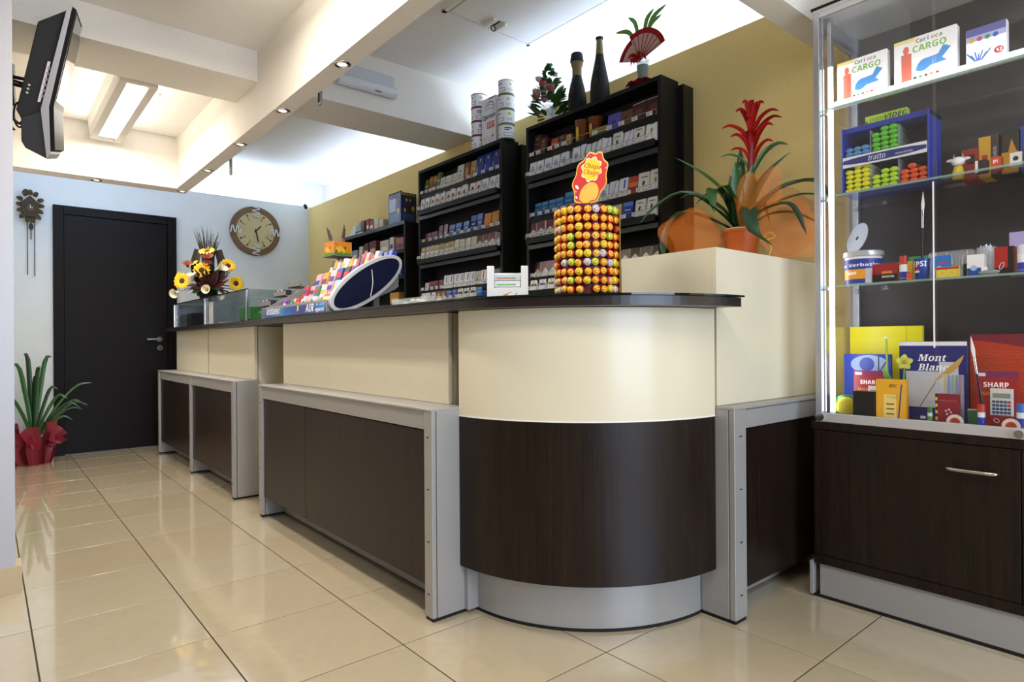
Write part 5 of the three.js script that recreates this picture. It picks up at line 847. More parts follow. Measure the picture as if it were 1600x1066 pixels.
  const mg = thing('pen_cup', 'blue cup with white lettering and red wave', 'cup', [2.45, y, -0.728]); const ct = canvasTex(512, 256, (x, w, h) => { x.fillStyle = '#1d3f9e'; x.fillRect(0, 0, w, h); x.fillStyle = '#fff'; x.font = 'bold 84px sans-serif'; x.fillText('PEPSI', 20, 92); x.fillText('PEPSI', 290, 92); for (const a of [110, 380]) { x.fillStyle = '#c8202a'; x.beginPath(); x.arc(a, 150, 52, Math.PI, 0); x.fill(); x.fillStyle = '#fff'; x.fillRect(a - 52, 140, 104, 22); x.fillStyle = '#18327e'; x.beginPath(); x.arc(a, 164, 52, 0, Math.PI); x.fill(); } });
  mesh('cup_wall', new THREE.CylinderGeometry(0.024, 0.02, 0.075, 28, 1, true).rotateY(2.6).translate(0, 0.0375, 0), S(0xffffff, 0.35, { map: ct, side: THREE.DoubleSide }), mg); mesh('cup_base', cyl(0.02, 0.02, 0.003, 0, 0, 0, 24), M.blue, mg);
  const brush = (x, yy, z, L, tilt, l) => { const o = thing('paint_brush', l, 'brush', [x, yy, z]); o.rotation.x = tilt; mesh('handle', lathe([[0, 0], [0.0022, 0.004], [0.0038, L * 0.35], [0.0028, L * 0.6]], 12), M.blackGloss, o); mesh('ferrule', cyl(0.0032, 0.004, L * 0.2, 0, L * 0.59, 0, 12), M.chrome, o); mesh('bristles', lathe([[0.0038, L * 0.78], [0.0055, L * 0.86], [0.0008, L]], 12), M.white, o); };
  brush(2.45, y + 0.004, -0.73, 0.3, 0.02, 'upright paint brush standing in the blue cup');
  flat('blister_card', 'blue card with white lettering before clear bag', 'card', 2.435, y, -0.668, 0.054, 0.078, 0.004, 0x1f6fc4, (x, w, h) => { x.fillStyle = '#2a78cc'; x.fillRect(0, 0, w, h); x.fillStyle = '#c8485a'; for (const a of [0.45, 0.6, 0.75]) { x.beginPath(); x.arc(w * a, h * 0.32, w * 0.08, 0, 6.3); x.fill(); } x.fillStyle = '#fff'; x.font = `italic ${h * 0.32}px serif`; x.fillText('fine', w * 0.15, h * 0.68); });
  flat('tape_packet', 'yellow and red packet lying before the blue card', 'packet', 2.405, y, -0.642, 0.066, 0.036, 0.01, 0xd8b438, (x, w, h) => { x.fillStyle = '#e0bc40'; x.fillRect(0, 0, w, h); x.fillStyle = '#b8321e'; x.fillRect(0, 0, w, h * 0.2); x.strokeStyle = '#d8dc5a'; x.lineWidth = 14; x.beginPath(); x.arc(w * 0.68, h * 0.55, h * 0.28, 0, 6.3); x.stroke(); x.beginPath(); x.arc(w * 0.28, h * 0.55, h * 0.26, 0, 6.3); x.stroke(); });
  { const o = thing('clear_bag', 'clear crinkled bag of pins behind the blue card', 'bag', [2.52, y, -0.66]); const gs = []; for (let i = 0; i < 24; i++) gs.push(bar([rr(-0.02, 0.02), 0.005, -0.06 + i * 0.0052], [rr(-0.02, 0.02), rr(0.06, 0.1), -0.06 + i * 0.0052 + rr(-0.006, 0.006)], 0.0012, 5)); mesh('pins', gs, M.chrome, o).userData.kind = 'stuff'; mesh('bag', bb(-0.025, 0.025, 0, 0.1, -0.066, 0.068, 0.01), M.clear, o); }
  { const o = thing('green_packet', 'small green card hanging on clear packet', 'packet', [2.56, y, -0.765]); mesh('pouch', bb(-0.003, 0.003, 0, 0.085, -0.035, 0.035, 0.002), M.clear, o); mesh('card', bb(-0.004, 0.004, 0.085, 0.098, -0.038, 0.038, 0.001), S(0x3f9a55, 0.5), o); }
  { const o = thing('orange_sharpener', 'small orange sharpener between glue stick and cup', 'sharpener', [2.41, y, -0.755]); mesh('body', [new THREE.TorusGeometry(0.007, 0.003, 8, 16).rotateY(HALF).translate(0, 0.01, 0), new THREE.TorusGeometry(0.006, 0.003, 8, 16).rotateY(HALF).translate(0, 0.022, 0)], S(0xd8481e, 0.4), o); }
  flat('eraser_box', 'white and blue eraser box on third shelf', 'box', 2.43, y, -0.57, 0.046, 0.07, 0.03, 0xecebe8, (x, w, h) => { x.fillStyle = '#f0efec'; x.fillRect(0, 0, w, h); x.fillStyle = '#1f4fa4'; x.fillRect(0, h * 0.62, w, h * 0.38); x.fillStyle = '#a8c4ea'; x.beginPath(); x.arc(w * 0.4, h * 0.62, w * 0.2, 0, 6.3); x.fill(); });
  { const o = thing('needle_jar', 'clear jar of upright needles on third shelf', 'jar', [2.51, y, -0.562]); mesh('jar', toCreasedNormals(lathe([[0, 0], [0.026, 0], [0.027, 0.002], [0.027, 0.1], [0.025, 0.1], [0.025, 0.004], [0, 0.004]], 24), 0.6), M.clear, o); const gs = []; for (let i = 0; i < 34; i++) { const a = rr(0, 6.3), r = rr(0, 0.02); gs.push(bar([r * 0.6 * Math.cos(a), 0.006, r * 0.6 * Math.sin(a)], [r * Math.cos(a), rr(0.09, 0.112), r * Math.sin(a)], 0.0011, 5)); } mesh('needles', gs, M.chrome, o).userData.kind = 'stuff'; }
  flat('tape_box', 'red box with white clip picture on third shelf', 'box', 2.45, y, -0.5, 0.05, 0.088, 0.04, 0x8a1a1e, (x, w, h) => { x.fillStyle = '#b3231f'; x.fillRect(0, 0, w, h * 0.75); x.fillStyle = '#1a1416'; x.fillRect(0, h * 0.75, w, h * 0.25); x.fillRect(w * 0.7, 0, w * 0.3, h); x.strokeStyle = '#e8e6e2'; x.lineWidth = 8; x.beginPath(); x.ellipse(w * 0.38, h * 0.68, w * 0.1, h * 0.13, 0.4, 0, 6.3); x.stroke(); });
  flat('pastel_box', 'lilac and green box on third shelf at the right', 'box', 2.56, y, -0.48, 0.06, 0.145, 0.03, 0xb8a8d8, (x, w, h) => { x.fillStyle = '#b4a6d8'; x.fillRect(0, 0, w, h); x.fillStyle = '#a9c9a0'; x.fillRect(0, h * 0.4, w, h * 0.35); });
  { const o = thing('correction_roller', 'small grey roller lying before the white eraser box', 'roller', [2.395, y, -0.53]); mesh('body', new THREE.SphereGeometry(0.02, 16, 10).scale(0.5, 0.42, 1.4).translate(0, 0.0085, 0), S(0x8d929a, 0.35), o); mesh('cap', bb(-0.006, 0.006, 0.012, 0.026, -0.02, -0.004, 0.003), M.white, o); }
  stick(2.43, -0.455, 0xd9d9dd, 'glue stick with white cap at picture edge');
  flat('dark_green_box', 'dark green box behind the tape packet', 'box', 2.5, y, -0.605, 0.03, 0.05, 0.03, 0x12321c);
}
{ // floor of the case
  flat('document_folder', 'bright yellow document folder standing at the back', 'folder', 2.63, F, -0.905, 0.25, 0.34, 0.02, 0xe9dc10, (x, w, h) => { x.fillStyle = '#efe20a'; x.fillRect(0, 0, w, h); x.fillStyle = '#c9bd10'; x.fillRect(w * 0.79, 0, 3, h); }, { rough: 0.4 });
  flat('document_folder', 'blue document folder with corner elastic before the yellow one', 'folder', 2.55, F, -0.94, 0.165, 0.235, 0.015, 0x1b36a8, (x, w, h) => { x.fillStyle = '#2140b4'; x.fillRect(0, 0, w, h); x.fillStyle = '#9fb2da'; x.beginPath(); x.ellipse(w * 0.55, h * 0.16, w * 0.4, h * 0.15, 0, 0, 6.3); x.fill(); x.fillStyle = '#2a4aae'; x.beginPath(); x.arc(w * 0.5, h * 0.16, w * 0.16, 0, 6.3); x.fill(); x.strokeStyle = '#141a40'; x.lineWidth = 6; x.beginPath(); x.moveTo(w * 0.75, 0); x.lineTo(w * 0.75, h); x.moveTo(w * 0.75, h * 0.3); x.lineTo(w, 0); x.stroke(); });
  flat('sketch_pad', 'navy sketch pad lettered Mont Blanc with brush picture', 'pad', 2.53, F, -0.722, 0.205, 0.282, 0.015, 0x1c1f66, (x, w, h) => { x.fillStyle = '#22256e'; x.fillRect(0, 0, w, h); x.fillStyle = '#e8e6ec'; x.fillRect(0, 0, w, h * 0.05); x.fillStyle = '#c9cbd2'; x.fillRect(w * 0.1, h * 0.37, w * 0.5, h * 0.45); x.fillRect(w * 0.6, h * 0.25, w * 0.28, h * 0.4); x.fillStyle = '#fff'; x.font = `italic bold ${h * 0.115}px serif`; x.fillText('Mont', w * 0.28, h * 0.24); x.fillText('Blanc', w * 0.28, h * 0.36); x.strokeStyle = '#8a2f1e'; x.lineWidth = 6; x.beginPath(); x.moveTo(w * 0.28, h * 0.86); x.lineTo(w * 0.55, h * 0.5); x.stroke(); x.fillStyle = '#c9a050'; x.beginPath(); x.moveTo(w * 0.52, h * 0.5); x.quadraticCurveTo(w * 0.66, h * 0.36, w * 0.96, h * 0.16); x.quadraticCurveTo(w * 0.9, h * 0.34, w * 0.7, h * 0.42); x.fill(); x.fillStyle = '#e7e7ea'; x.fillRect(w * 0.32, h * 0.93, w * 0.08, h * 0.035); }, { res: 512 });
  flat('music_book', 'large red music book with gold notes', 'book', 2.6, F, -0.51, 0.24, 0.305, 0.015, 0x8a2028, (x, w, h) => { x.fillStyle = '#7a1f30'; x.fillRect(0, 0, w, h); x.fillStyle = '#b8391e'; x.beginPath(); x.moveTo(0, h * 0.06); x.quadraticCurveTo(w * 0.5, h * 0.1, w, h * 0.22); x.lineTo(w, h); x.lineTo(0, h); x.fill(); x.fillStyle = '#d8883a'; for (let i = 0; i < 5; i++) for (let j = 0; j < 22; j++) x.fillRect(j * w / 22, h * (0.2 + i * 0.09) + ((j * 7) % 5) * 4, 6, 5); x.strokeStyle = '#c46a2a'; x.lineWidth = 2; for (let i = 0; i < 16; i++) { x.beginPath(); x.moveTo(0, h * (0.18 + i * 0.03)); x.lineTo(w, h * (0.2 + i * 0.03)); x.stroke(); } x.fillStyle = '#cfd8a0'; x.font = `italic ${h * 0.07}px serif`; x.fillText('Sonata', w * 0.62, h * 0.13); }, { res: 512 });
  const calcCard = (X, z, w, h, label) => { flat('calculator_card', label, 'card', X, F, z, w, h, 0.004, 0xa02226, (x, W, H) => { x.fillStyle = '#a3252a'; x.fillRect(0, 0, W, H); x.fillStyle = '#7a2a5a'; x.fillRect(0, 0, W, H * 0.1); x.fillStyle = '#fff'; x.font = `bold ${H * 0.12}px sans-serif`; x.fillText('SHARP', W * 0.18, H * 0.28, W * 0.66); x.fillStyle = '#e0b04a'; x.font = `bold ${H * 0.07}px sans-serif`; x.fillText('ELSI MATE', W * 0.12, H * 0.42); x.fillStyle = '#b8b0a8'; x.fillRect(W * 0.58, H * 0.36, W * 0.28, H * 0.08); x.fillStyle = '#ddd'; x.fillRect(W * 0.04, H * 0.03, W * 0.2, H * 0.06); }); };
  calcCard(2.5, -0.91, 0.12, 0.175, 'red calculator card before the blue folder'); calcCard(2.5, -0.535, 0.115, 0.185, 'red calculator card before the music book');
  const calc = (X, y, z, l) => { const o = thing('pocket_calculator', l, 'calculator', [X, y, z]); mesh('body', bb(-0.004, 0.004, 0, 0.1, -0.03, 0.03, 0.002), S(0xd8d6d2, 0.4), o); mesh('display', bb(-0.005, -0.004, 0.07, 0.085, -0.023, 0.023), S(0x8a9284, 0.3), o); for (let r = 0; r < 5; r++) for (let c = 0; c < 5; c++) mesh('key', bb(-0.0058, -0.004, 0.008 + r * 0.0115, 0.016 + r * 0.0115, -0.024 + c * 0.01, -0.016 + c * 0.01, 0.0005), S(c === 4 && r > 2 ? 0xb84a4a : r === 4 ? 0x555a66 : 0x39507a, 0.4), o); };
  calc(2.487, F + 0.03, -0.52, 'white pocket calculator on the red card near music book'); calc(2.487, F + 0.02, -0.885, 'pale calculator half hidden by the yellow pen carton');
  { const o = thing('soft_ball', 'yellow ball with green ring in the case corner', 'ball', [2.43, F, -0.975]); mesh('ring', new THREE.CylinderGeometry(0.043, 0.043, 0.03, 32).rotateZ(HALF).translate(0.014, 0.043, 0), S(0x1f7a2e, 0.5), o); mesh('face', new THREE.SphereGeometry(0.036, 24, 14).scale(0.4, 1, 1).translate(-0.001, 0.043, 0.005), S(0xc9b81e, 0.7), o); }
  flat('black_case', 'plain black square case before the red card', 'box', 2.405, F, -0.897, 0.074, 0.106, 0.02, 0x0b0908, null, { rough: 0.3 });
  { const o = thing('pen_carton', 'open yellow carton of blue pens', 'carton', [2.425, F, -0.815], 0.15); mesh('carton', bb(-0.022, 0.022, 0, 0.15, -0.046, 0.046, 0.001), S(0xe8a51a, 0.45), o); const tx = canvasTex(256, 418, (x, w, h) => { x.fillStyle = '#efb021'; x.fillRect(0, 0, w, h); x.fillStyle = '#f6d77a'; x.fillRect(w * 0.25, h * 0.34, w * 0.42, h * 0.6); x.fillStyle = '#2a2010'; x.font = `bold italic ${h * 0.1}px sans-serif`; x.fillText('BIC', w * 0.42, h * 0.17); x.fillStyle = '#3f8f9a'; x.font = `italic ${h * 0.07}px serif`; x.fillText('Cristal', w * 0.36, h * 0.42); x.fillStyle = '#6a5a2a'; for (const y of [0.55, 0.66, 0.78]) x.fillRect(w * 0.34, h * y, w * 0.26, h * 0.03); x.strokeStyle = '#2a3a9a'; x.lineWidth = 12; x.beginPath(); x.moveTo(w * 0.85, h * 0.1); x.lineTo(w * 0.74, h * 0.95); x.stroke(); }); mesh('print', new THREE.PlaneGeometry(0.09, 0.148).rotateY(-HALF).translate(-0.0227, 0.075, 0), S(0xffffff, 0.4, { map: tx }), o); }
  { const o = thing('flower_pen', 'novelty pen with yellow green flower head', 'pen', [2.47, F, -0.79]); mesh('stem', tube([[0, 0, -0.01], [0, 0.12, -0.005], [0, 0.2, 0.0]], 0.003, 12, 6), M.leafLight, o); const gs = []; for (let i = 0; i < 5; i++) { const a = i * 1.2566 + 0.3; gs.push(leaf([V(0, 0.21, 0), V(-0.004, 0.21 + 0.014 * Math.sin(a), 0.014 * Math.cos(a)), V(0, 0.21 + 0.028 * Math.sin(a), 0.028 * Math.cos(a))], spear(0.011), V(-1, 0, 0), 0.2, 5)); } mesh('petals', gs, S(0xc9d456, 0.5, { side: THREE.DoubleSide }), o); mesh('eye', new THREE.SphereGeometry(0.007, 12, 8).translate(-0.004, 0.21, 0), S(0xc98a2a, 0.5), o); }
  { const o = thing('flower_pen', 'novelty pen with closed green stalk behind the pen carton', 'pen', [2.5, F, -0.855]); mesh('stalk', tube([[0, 0.0, 0], [0, 0.15, 0.0], [0, 0.29, -0.004]], 0.0035, 12, 6), S(0xa9c43a, 0.5), o); mesh('bow', leaf([V(0, 0.13, 0.02), V(-0.01, 0.16, 0), V(0, 0.19, -0.01)], spear(0.01), V(-1, 0, 0), 0.2, 5), M.leafLight, o); mesh('head', new THREE.SphereGeometry(0.006, 10, 8).translate(0, 0.295, -0.004), M.white, o); }
  { const o = thing('marker_set', 'clear packet of coloured felt pens behind the notebook', 'pens', [2.46, F, -0.645]); ['#b8a23a', '#2a5fae', '#2f9a4a', '#4a3a9c', '#7a2a5a'].forEach((c, i) => mesh('felt_pen', [cyl(0.0045, 0.0045, 0.14, 0, 0, -0.022 + i * 0.011, 12), cyl(0.005, 0.004, 0.035, 0, 0.135, -0.022 + i * 0.011, 12)], S(c, 0.35), o)); mesh('packet', bb(-0.008, 0.008, 0, 0.172, -0.03, 0.03, 0.002), M.clear, o); }
  { flat('notebook', 'small maroon address book with striped spine', 'book', 2.415, F, -0.648, 0.068, 0.11, 0.012, 0x7a1530, (x, w, h) => { x.fillStyle = '#86162f'; x.fillRect(0, 0, w, h); for (let i = 0; i < 10; i++) { x.fillStyle = i % 2 ? '#e8c832' : '#151012'; x.fillRect(0, i * h / 10, w * 0.09, h / 10); } x.fillStyle = '#c97a4a'; x.font = `${h * 0.08}px serif`; x.fillText('Address Book', w * 0.2, h * 0.22, w * 0.7); x.fillStyle = '#c9c2c8'; for (const [a, b] of [[0.45, 0.5], [0.58, 0.46], [0.66, 0.54], [0.5, 0.6]]) { x.beginPath(); x.arc(w * a, h * b, w * 0.05, 0, 6.3); x.fill(); } }); }
  const tape = (z, l, X = 2.392) => { const o = thing('tape_roll', l, 'tape', [X, F, z], 0.2); mesh('tape', toCreasedNormals(new THREE.LatheGeometry([[0.014, -0.008], [0.023, -0.008], [0.023, 0.008], [0.014, 0.008], [0.014, -0.008]].map(p => new THREE.Vector2(...p)), 32), 0.6).rotateZ(HALF).translate(0, 0.023, 0), S(0xd8c9b8, 0.3), o); mesh('core', toCreasedNormals(new THREE.LatheGeometry([[0.01, -0.0082], [0.014, -0.0082], [0.014, 0.0082], [0.01, 0.0082], [0.01, -0.0082]].map(p => new THREE.Vector2(...p)), 32), 0.6).rotateZ(HALF).translate(0, 0.023, 0), S(0xb84a34, 0.4), o); mesh('paper_disc', cyl(0.01, 0.01, 0.012, 0, 0, 0, 20).rotateZ(HALF).translate(0.006, 0.023, 0), S(0xa83a2a, 0.5), o); };
  tape(-0.622, 'tape roll with orange core before the maroon notebook'); tape(-0.478, 'tape roll with orange core before the dark red box');
  stick(2.392, -0.552, 0xb83a30, 'slim blue and white glue stick with red cap', F); stick(2.41, -0.697, 0x2f7a35, 'thin green and white stick beside the notebook', F, 0.75); stick(2.4, -0.455, 0x2f6fc0, 'glue stick with blue cap at the picture edge', F, 1.1); function stick(x, z, c, l, yy, s = 1) { const o = thing('glue_stick', l, 'glue stick', [x, yy, z]); mesh('barrel', cyl(0.01 * s, 0.01 * s, 0.06 * s, 0, 0, 0, 20), S(0xe2e3ea, 0.35), o); mesh('label_band', new THREE.CylinderGeometry(0.0103 * s, 0.0103 * s, 0.036 * s, 20, 1, true).translate(0, 0.026 * s, 0), c === 0x2f7a35 ? M.leafLight : M.blue, o); mesh('cap', cyl(0.0102 * s, 0.0098 * s, 0.024 * s, 0, 0.06 * s, 0, 20), S(c, 0.35), o); }
  flat('clip_box', 'dark red box with paper clip drawing behind the tape', 'box', 2.42, F, -0.5, 0.072, 0.05, 0.02, 0x7a1418, (x, w, h) => { x.fillStyle = '#84161b'; x.fillRect(0, 0, w, h); x.strokeStyle = '#e8dcd8'; x.lineWidth = 6; x.beginPath(); x.ellipse(w * 0.25, h * 0.3, w * 0.1, h * 0.12, 0.6, 0, 6.3); x.stroke(); x.fillStyle = '#d8a08a'; x.fillRect(w * 0.3, h * 0.7, w * 0.5, h * 0.1); });
  { const o = thing('paint_brush', 'black paint brush leaning on the music book', 'brush', [2.47, F, -0.558]); o.rotation.set(0.0, 0, 0); o.rotation.x = -0.13; const L = 0.3; mesh('handle', lathe([[0, 0], [0.0022, 0.004], [0.0042, L * 0.35], [0.003, L * 0.6]], 12), M.blackGloss, o); mesh('ferrule', cyl(0.0034, 0.0044, L * 0.2, 0, L * 0.59, 0, 12), M.chrome, o); mesh('bristles', lathe([[0.0042, L * 0.78], [0.006, L * 0.86], [0.0008, L]], 12), M.white, o); }
  { const o = thing('note_tag', 'tiny picture tag beside the notebook', 'card', [2.47, F, -0.595]); mesh('card', bb(-0.001, 0.001, 0.03, 0.06, -0.012, 0.012), S(0xcfc48a, 0.5), o); mesh('stick', bb(-0.0008, 0.0008, 0, 0.03, -0.002, 0.002), M.white, o); }
  flat('green_tin', 'green tin behind the red capped glue stick', 'tin', 2.43, F, -0.575, 0.04, 0.06, 0.02, 0x1f5a34);
  { const o = thing('blue_marble', 'tiny blue ball at the case front', 'ball', [2.388, F, -0.79]); mesh('ball', new THREE.SphereGeometry(0.007, 14, 10).translate(0, 0.007, 0), S(0x2f6fc0, 0.25), o); mesh('highlight_band', new THREE.TorusGeometry(0.007, 0.0006, 4, 20).translate(0, 0.007, 0), M.blue, o); }
}

// ---------- bromeliad on the tall box ----------
{
  const px = 2.43, pz = -1.385, py = LY + 0.009 + 0.5485, o = thing('potted_bromeliad', 'red flowering bromeliad in terracotta pot with orange net wrap', 'plant', [px, py, pz], -1.07);
  mesh('pot', toCreasedNormals(lathe([[0, 0], [0.052, 0], [0.072, 0.125], [0.076, 0.125], [0.078, 0.14], [0.07, 0.14], [0.066, 0.12], [0, 0.12]], 32), 0.6), M.orangePot, o);
  mesh('pot_rim', new THREE.TorusGeometry(0.075, 0.004, 8, 32).rotateX(HALF).translate(0, 0.138, 0), S(0xc9a878, 0.5), o);
  mesh('soil', cyl(0.066, 0.066, 0.004, 0, 0.122, 0, 24), M.brownSeed, o);
  // local x is image right, local z faces the shop
  const lf = (pts, w, m, nm = 'leaf') => mesh(nm, leaf([V(0, 0.12, 0), ...pts.map(p => V(...p))], spear(w * 1.4), V(0, 1, 0.35), 0.35, 14), m, o);
  lf([[-0.05, 0.27, 0.03], [-0.13, 0.36, 0.05], [-0.26, 0.46, 0.05]], 0.017, M.leaf);
  lf([[-0.09, 0.24, 0.02], [-0.24, 0.31, 0.02], [-0.36, 0.25, 0.02], [-0.42, 0.19, 0.02]], 0.02, M.leaf);
  lf([[-0.1, 0.22, 0.08], [-0.19, 0.28, 0.1], [-0.24, 0.27, 0.1]], 0.018, M.leafDark);
  lf([[-0.12, 0.18, 0.06], [-0.24, 0.21, 0.08], [-0.3, 0.12, 0.08], [-0.31, 0.03, 0.08]], 0.022, M.leafDark);
  lf([[-0.08, 0.3, 0.02], [-0.11, 0.3, 0.07], [-0.1, 0.2, 0.1]], 0.02, M.leaf);
  lf([[-0.01, 0.22, 0.06], [-0.06, 0.3, 0.1], [-0.08, 0.3, 0.12]], 0.028, M.leaf);
  lf([[0.03, 0.22, 0.08], [0.05, 0.1, 0.16], [0.12, 0.04, 0.17]], 0.02, M.leafDark);
  lf([[0.08, 0.24, 0.02], [0.18, 0.3, 0.03], [0.29, 0.31, 0.02], [0.33, 0.24, 0.02]], 0.022, M.leafDark);
  lf([[0.08, 0.24, -0.03], [0.2, 0.33, -0.05], [0.31, 0.32, -0.05]], 0.02, M.leafLight);
  lf([[0.1, 0.21, 0.05], [0.22, 0.25, 0.07], [0.32, 0.24, 0.07]], 0.016, M.leaf);
  lf([[0.1, 0.18, 0.05], [0.2, 0.18, 0.07], [0.31, 0.12, 0.07]], 0.016, M.leaf);
  lf([[0.1, 0.2, 0.1], [0.18, 0.2, 0.14], [0.24, 0.08, 0.15]], 0.018, M.leafDark);
  lf([[0.06, 0.3, -0.06], [0.12, 0.4, -0.1], [0.2, 0.48, -0.12]], 0.016, M.leaf);
  lf([[-0.06, 0.3, -0.08], [-0.12, 0.34, -0.14], [-0.2, 0.3, -0.18]], 0.02, M.leafDark);
  lf([[0.04, 0.26, -0.1], [0.08, 0.28, -0.18], [0.12, 0.2, -0.23]], 0.02, M.leafDark);
  for (const [x, h, z] of [[-0.02, 0.42, 0.03], [0.05, 0.4, 0.03], [0.0, 0.5, -0.02], [0.06, 0.36, -0.03], [-0.04, 0.38, -0.02]]) mesh('upright_leaf', leaf([V(0, 0.13, 0), V(x * 0.5, 0.26, z), V(x, h, z * 1.4)], t => 0.028 * Math.pow(Math.sin(Math.PI * Math.min(1, 0.2 + t * 0.8)), 0.6) + 0.0005, V(0, 0.2, 1), 0.35, 8), M.leaf, o);
  mesh('flower_stalk', tube([[0.03, 0.2, 0], [0.04, 0.42, 0], [0.05, 0.58, 0]], 0.012, 12, 8), S(0x7a2a24, 0.5), o);
  const br = (h, dx, dh, w, z, m = M.red) => mesh('red_bract', leaf([V(0.045, h, 0), V(0.045 + dx * 0.45, h + 0.05 + dh * 0.4, z * 0.5), V(0.045 + dx * 1.0, h + 0.045 + dh, z), V(0.045 + dx * 1.4, h + 0.04 + dh * 0.95, z)], spear(w), V(0, 0.6, 1), 0.4, 9), m, o);
  br(0.37, -0.09, 0.04, 0.006, 0.02, M.leaf); br(0.37, 0.1, 0.07, 0.012, 0.0, M.leaf); br(0.4, -0.06, 0.03, 0.008, 0.03); br(0.4, 0.06, 0.05, 0.009, 0.03);
  br(0.44, -0.06, 0.05, 0.01, 0.02); br(0.45, 0.06, 0.07, 0.011, 0.02); br(0.46, 0.01, 0.04, 0.016, 0.04); br(0.48, -0.085, 0.05, 0.01, 0.02); br(0.49, 0.085, 0.07, 0.01, -0.02); br(0.5, -0.01, 0.06, 0.015, 0.03); br(0.525, 0.075, 0.05, 0.01, 0.02); br(0.53, -0.045, 0.07, 0.011, 0.0);
  br(0.54, 0.02, 0.07, 0.012, 0.02); br(0.55, -0.025, 0.075, 0.01, 0.02); br(0.55, 0.035, 0.075, 0.01, -0.01); br(0.56, 0.0, 0.075, 0.01, 0.0); br(0.53, 0.0, 0.05, 0.013, -0.03); br(0.46, -0.02, 0.05, 0.013, -0.04);
  // orange organza wrap: sheets gathered at the pot's foot, flaring into two wings and a peak
  const net = Ph(0xf07c14, 0.55, { transparent: true, opacity: 0.27, side: THREE.DoubleSide });
  const sheet = (fn, nm = 'net_wrap') => { const N = 20, K = 12, pos = [], idx = [], uv = []; for (let i = 0; i <= N; i++) for (let k = 0; k <= K; k++) { pos.push(...fn(i / N, k / K)); uv.push(i / N, k / K); if (i && k) { const A = (i - 1) * (K + 1) + k - 1, B = i * (K + 1) + k - 1; idx.push(A, B, A + 1, A + 1, B, B + 1); } } const g = new THREE.BufferGeometry(); g.setAttribute('position', new THREE.Float32BufferAttribute(pos, 3)); g.setAttribute('uv', new THREE.Float32BufferAttribute(uv, 2)); g.setIndex(idx); g.computeVertexNormals(); return mesh(nm, g, net, o); };
  // fan(pivot, angle from, angle to, radius by u, depth): u sweeps the angle in the x-y plane, t runs outwards
  const fan = (cx, cy, cz, a0, a1, R, bow) => sheet((u, t) => { const a = a0 + (a1 - a0) * u, r = 0.02 + t * R(u) * (1 + 0.07 * Math.sin(u * 17 + 1) + 0.05 * Math.sin(u * 7)); return [cx + r * Math.cos(a), Math.max(0.003, cy + r * Math.sin(a)), cz + bow * Math.sin(t * 2.6) + 0.012 * Math.sin(u * 16) * t]; });
  const sm = x => Math.sin(Math.PI * x);
  fan(-0.06, 0.1, 0.07, 2.2, 4.1, u => 0.12 + 0.12 * sm(u), 0.05); fan(-0.06, 0.1, -0.03, 2.0, 3.9, u => 0.1 + 0.13 * sm(u), -0.05);
  fan(0.06, 0.1, 0.05, -1.0, 1.3, u => 0.12 + 0.12 * sm(u * 0.9 + 0.1), 0.03); fan(0.06, 0.12, -0.03, -0.7, 1.5, u => 0.11 + 0.15 * sm(u), -0.05);
  fan(0.0, 0.12, 0.085, 0.55, 1.75, u => 0.13 + 0.12 * sm(u), 0.02);
  sheet((u, t) => { const a = u * 6.283, r = 0.062 + 0.022 * t + 0.004 * Math.sin(a * 9) * (0.4 + t); return [r * Math.cos(a), 0.003 + t * 0.13, r * Math.sin(a)]; });
  mesh('ribbon_loop', tube([[0.075, 0.08, 0.05], [0.11, 0.11, 0.08], [0.13, 0.09, 0.08], [0.1, 0.08, 0.07], [0.115, 0.05, 0.08], [0.105, 0.01, 0.08]], 0.003, 24, 6), S(0xd8a84a, 0.4), o);
}
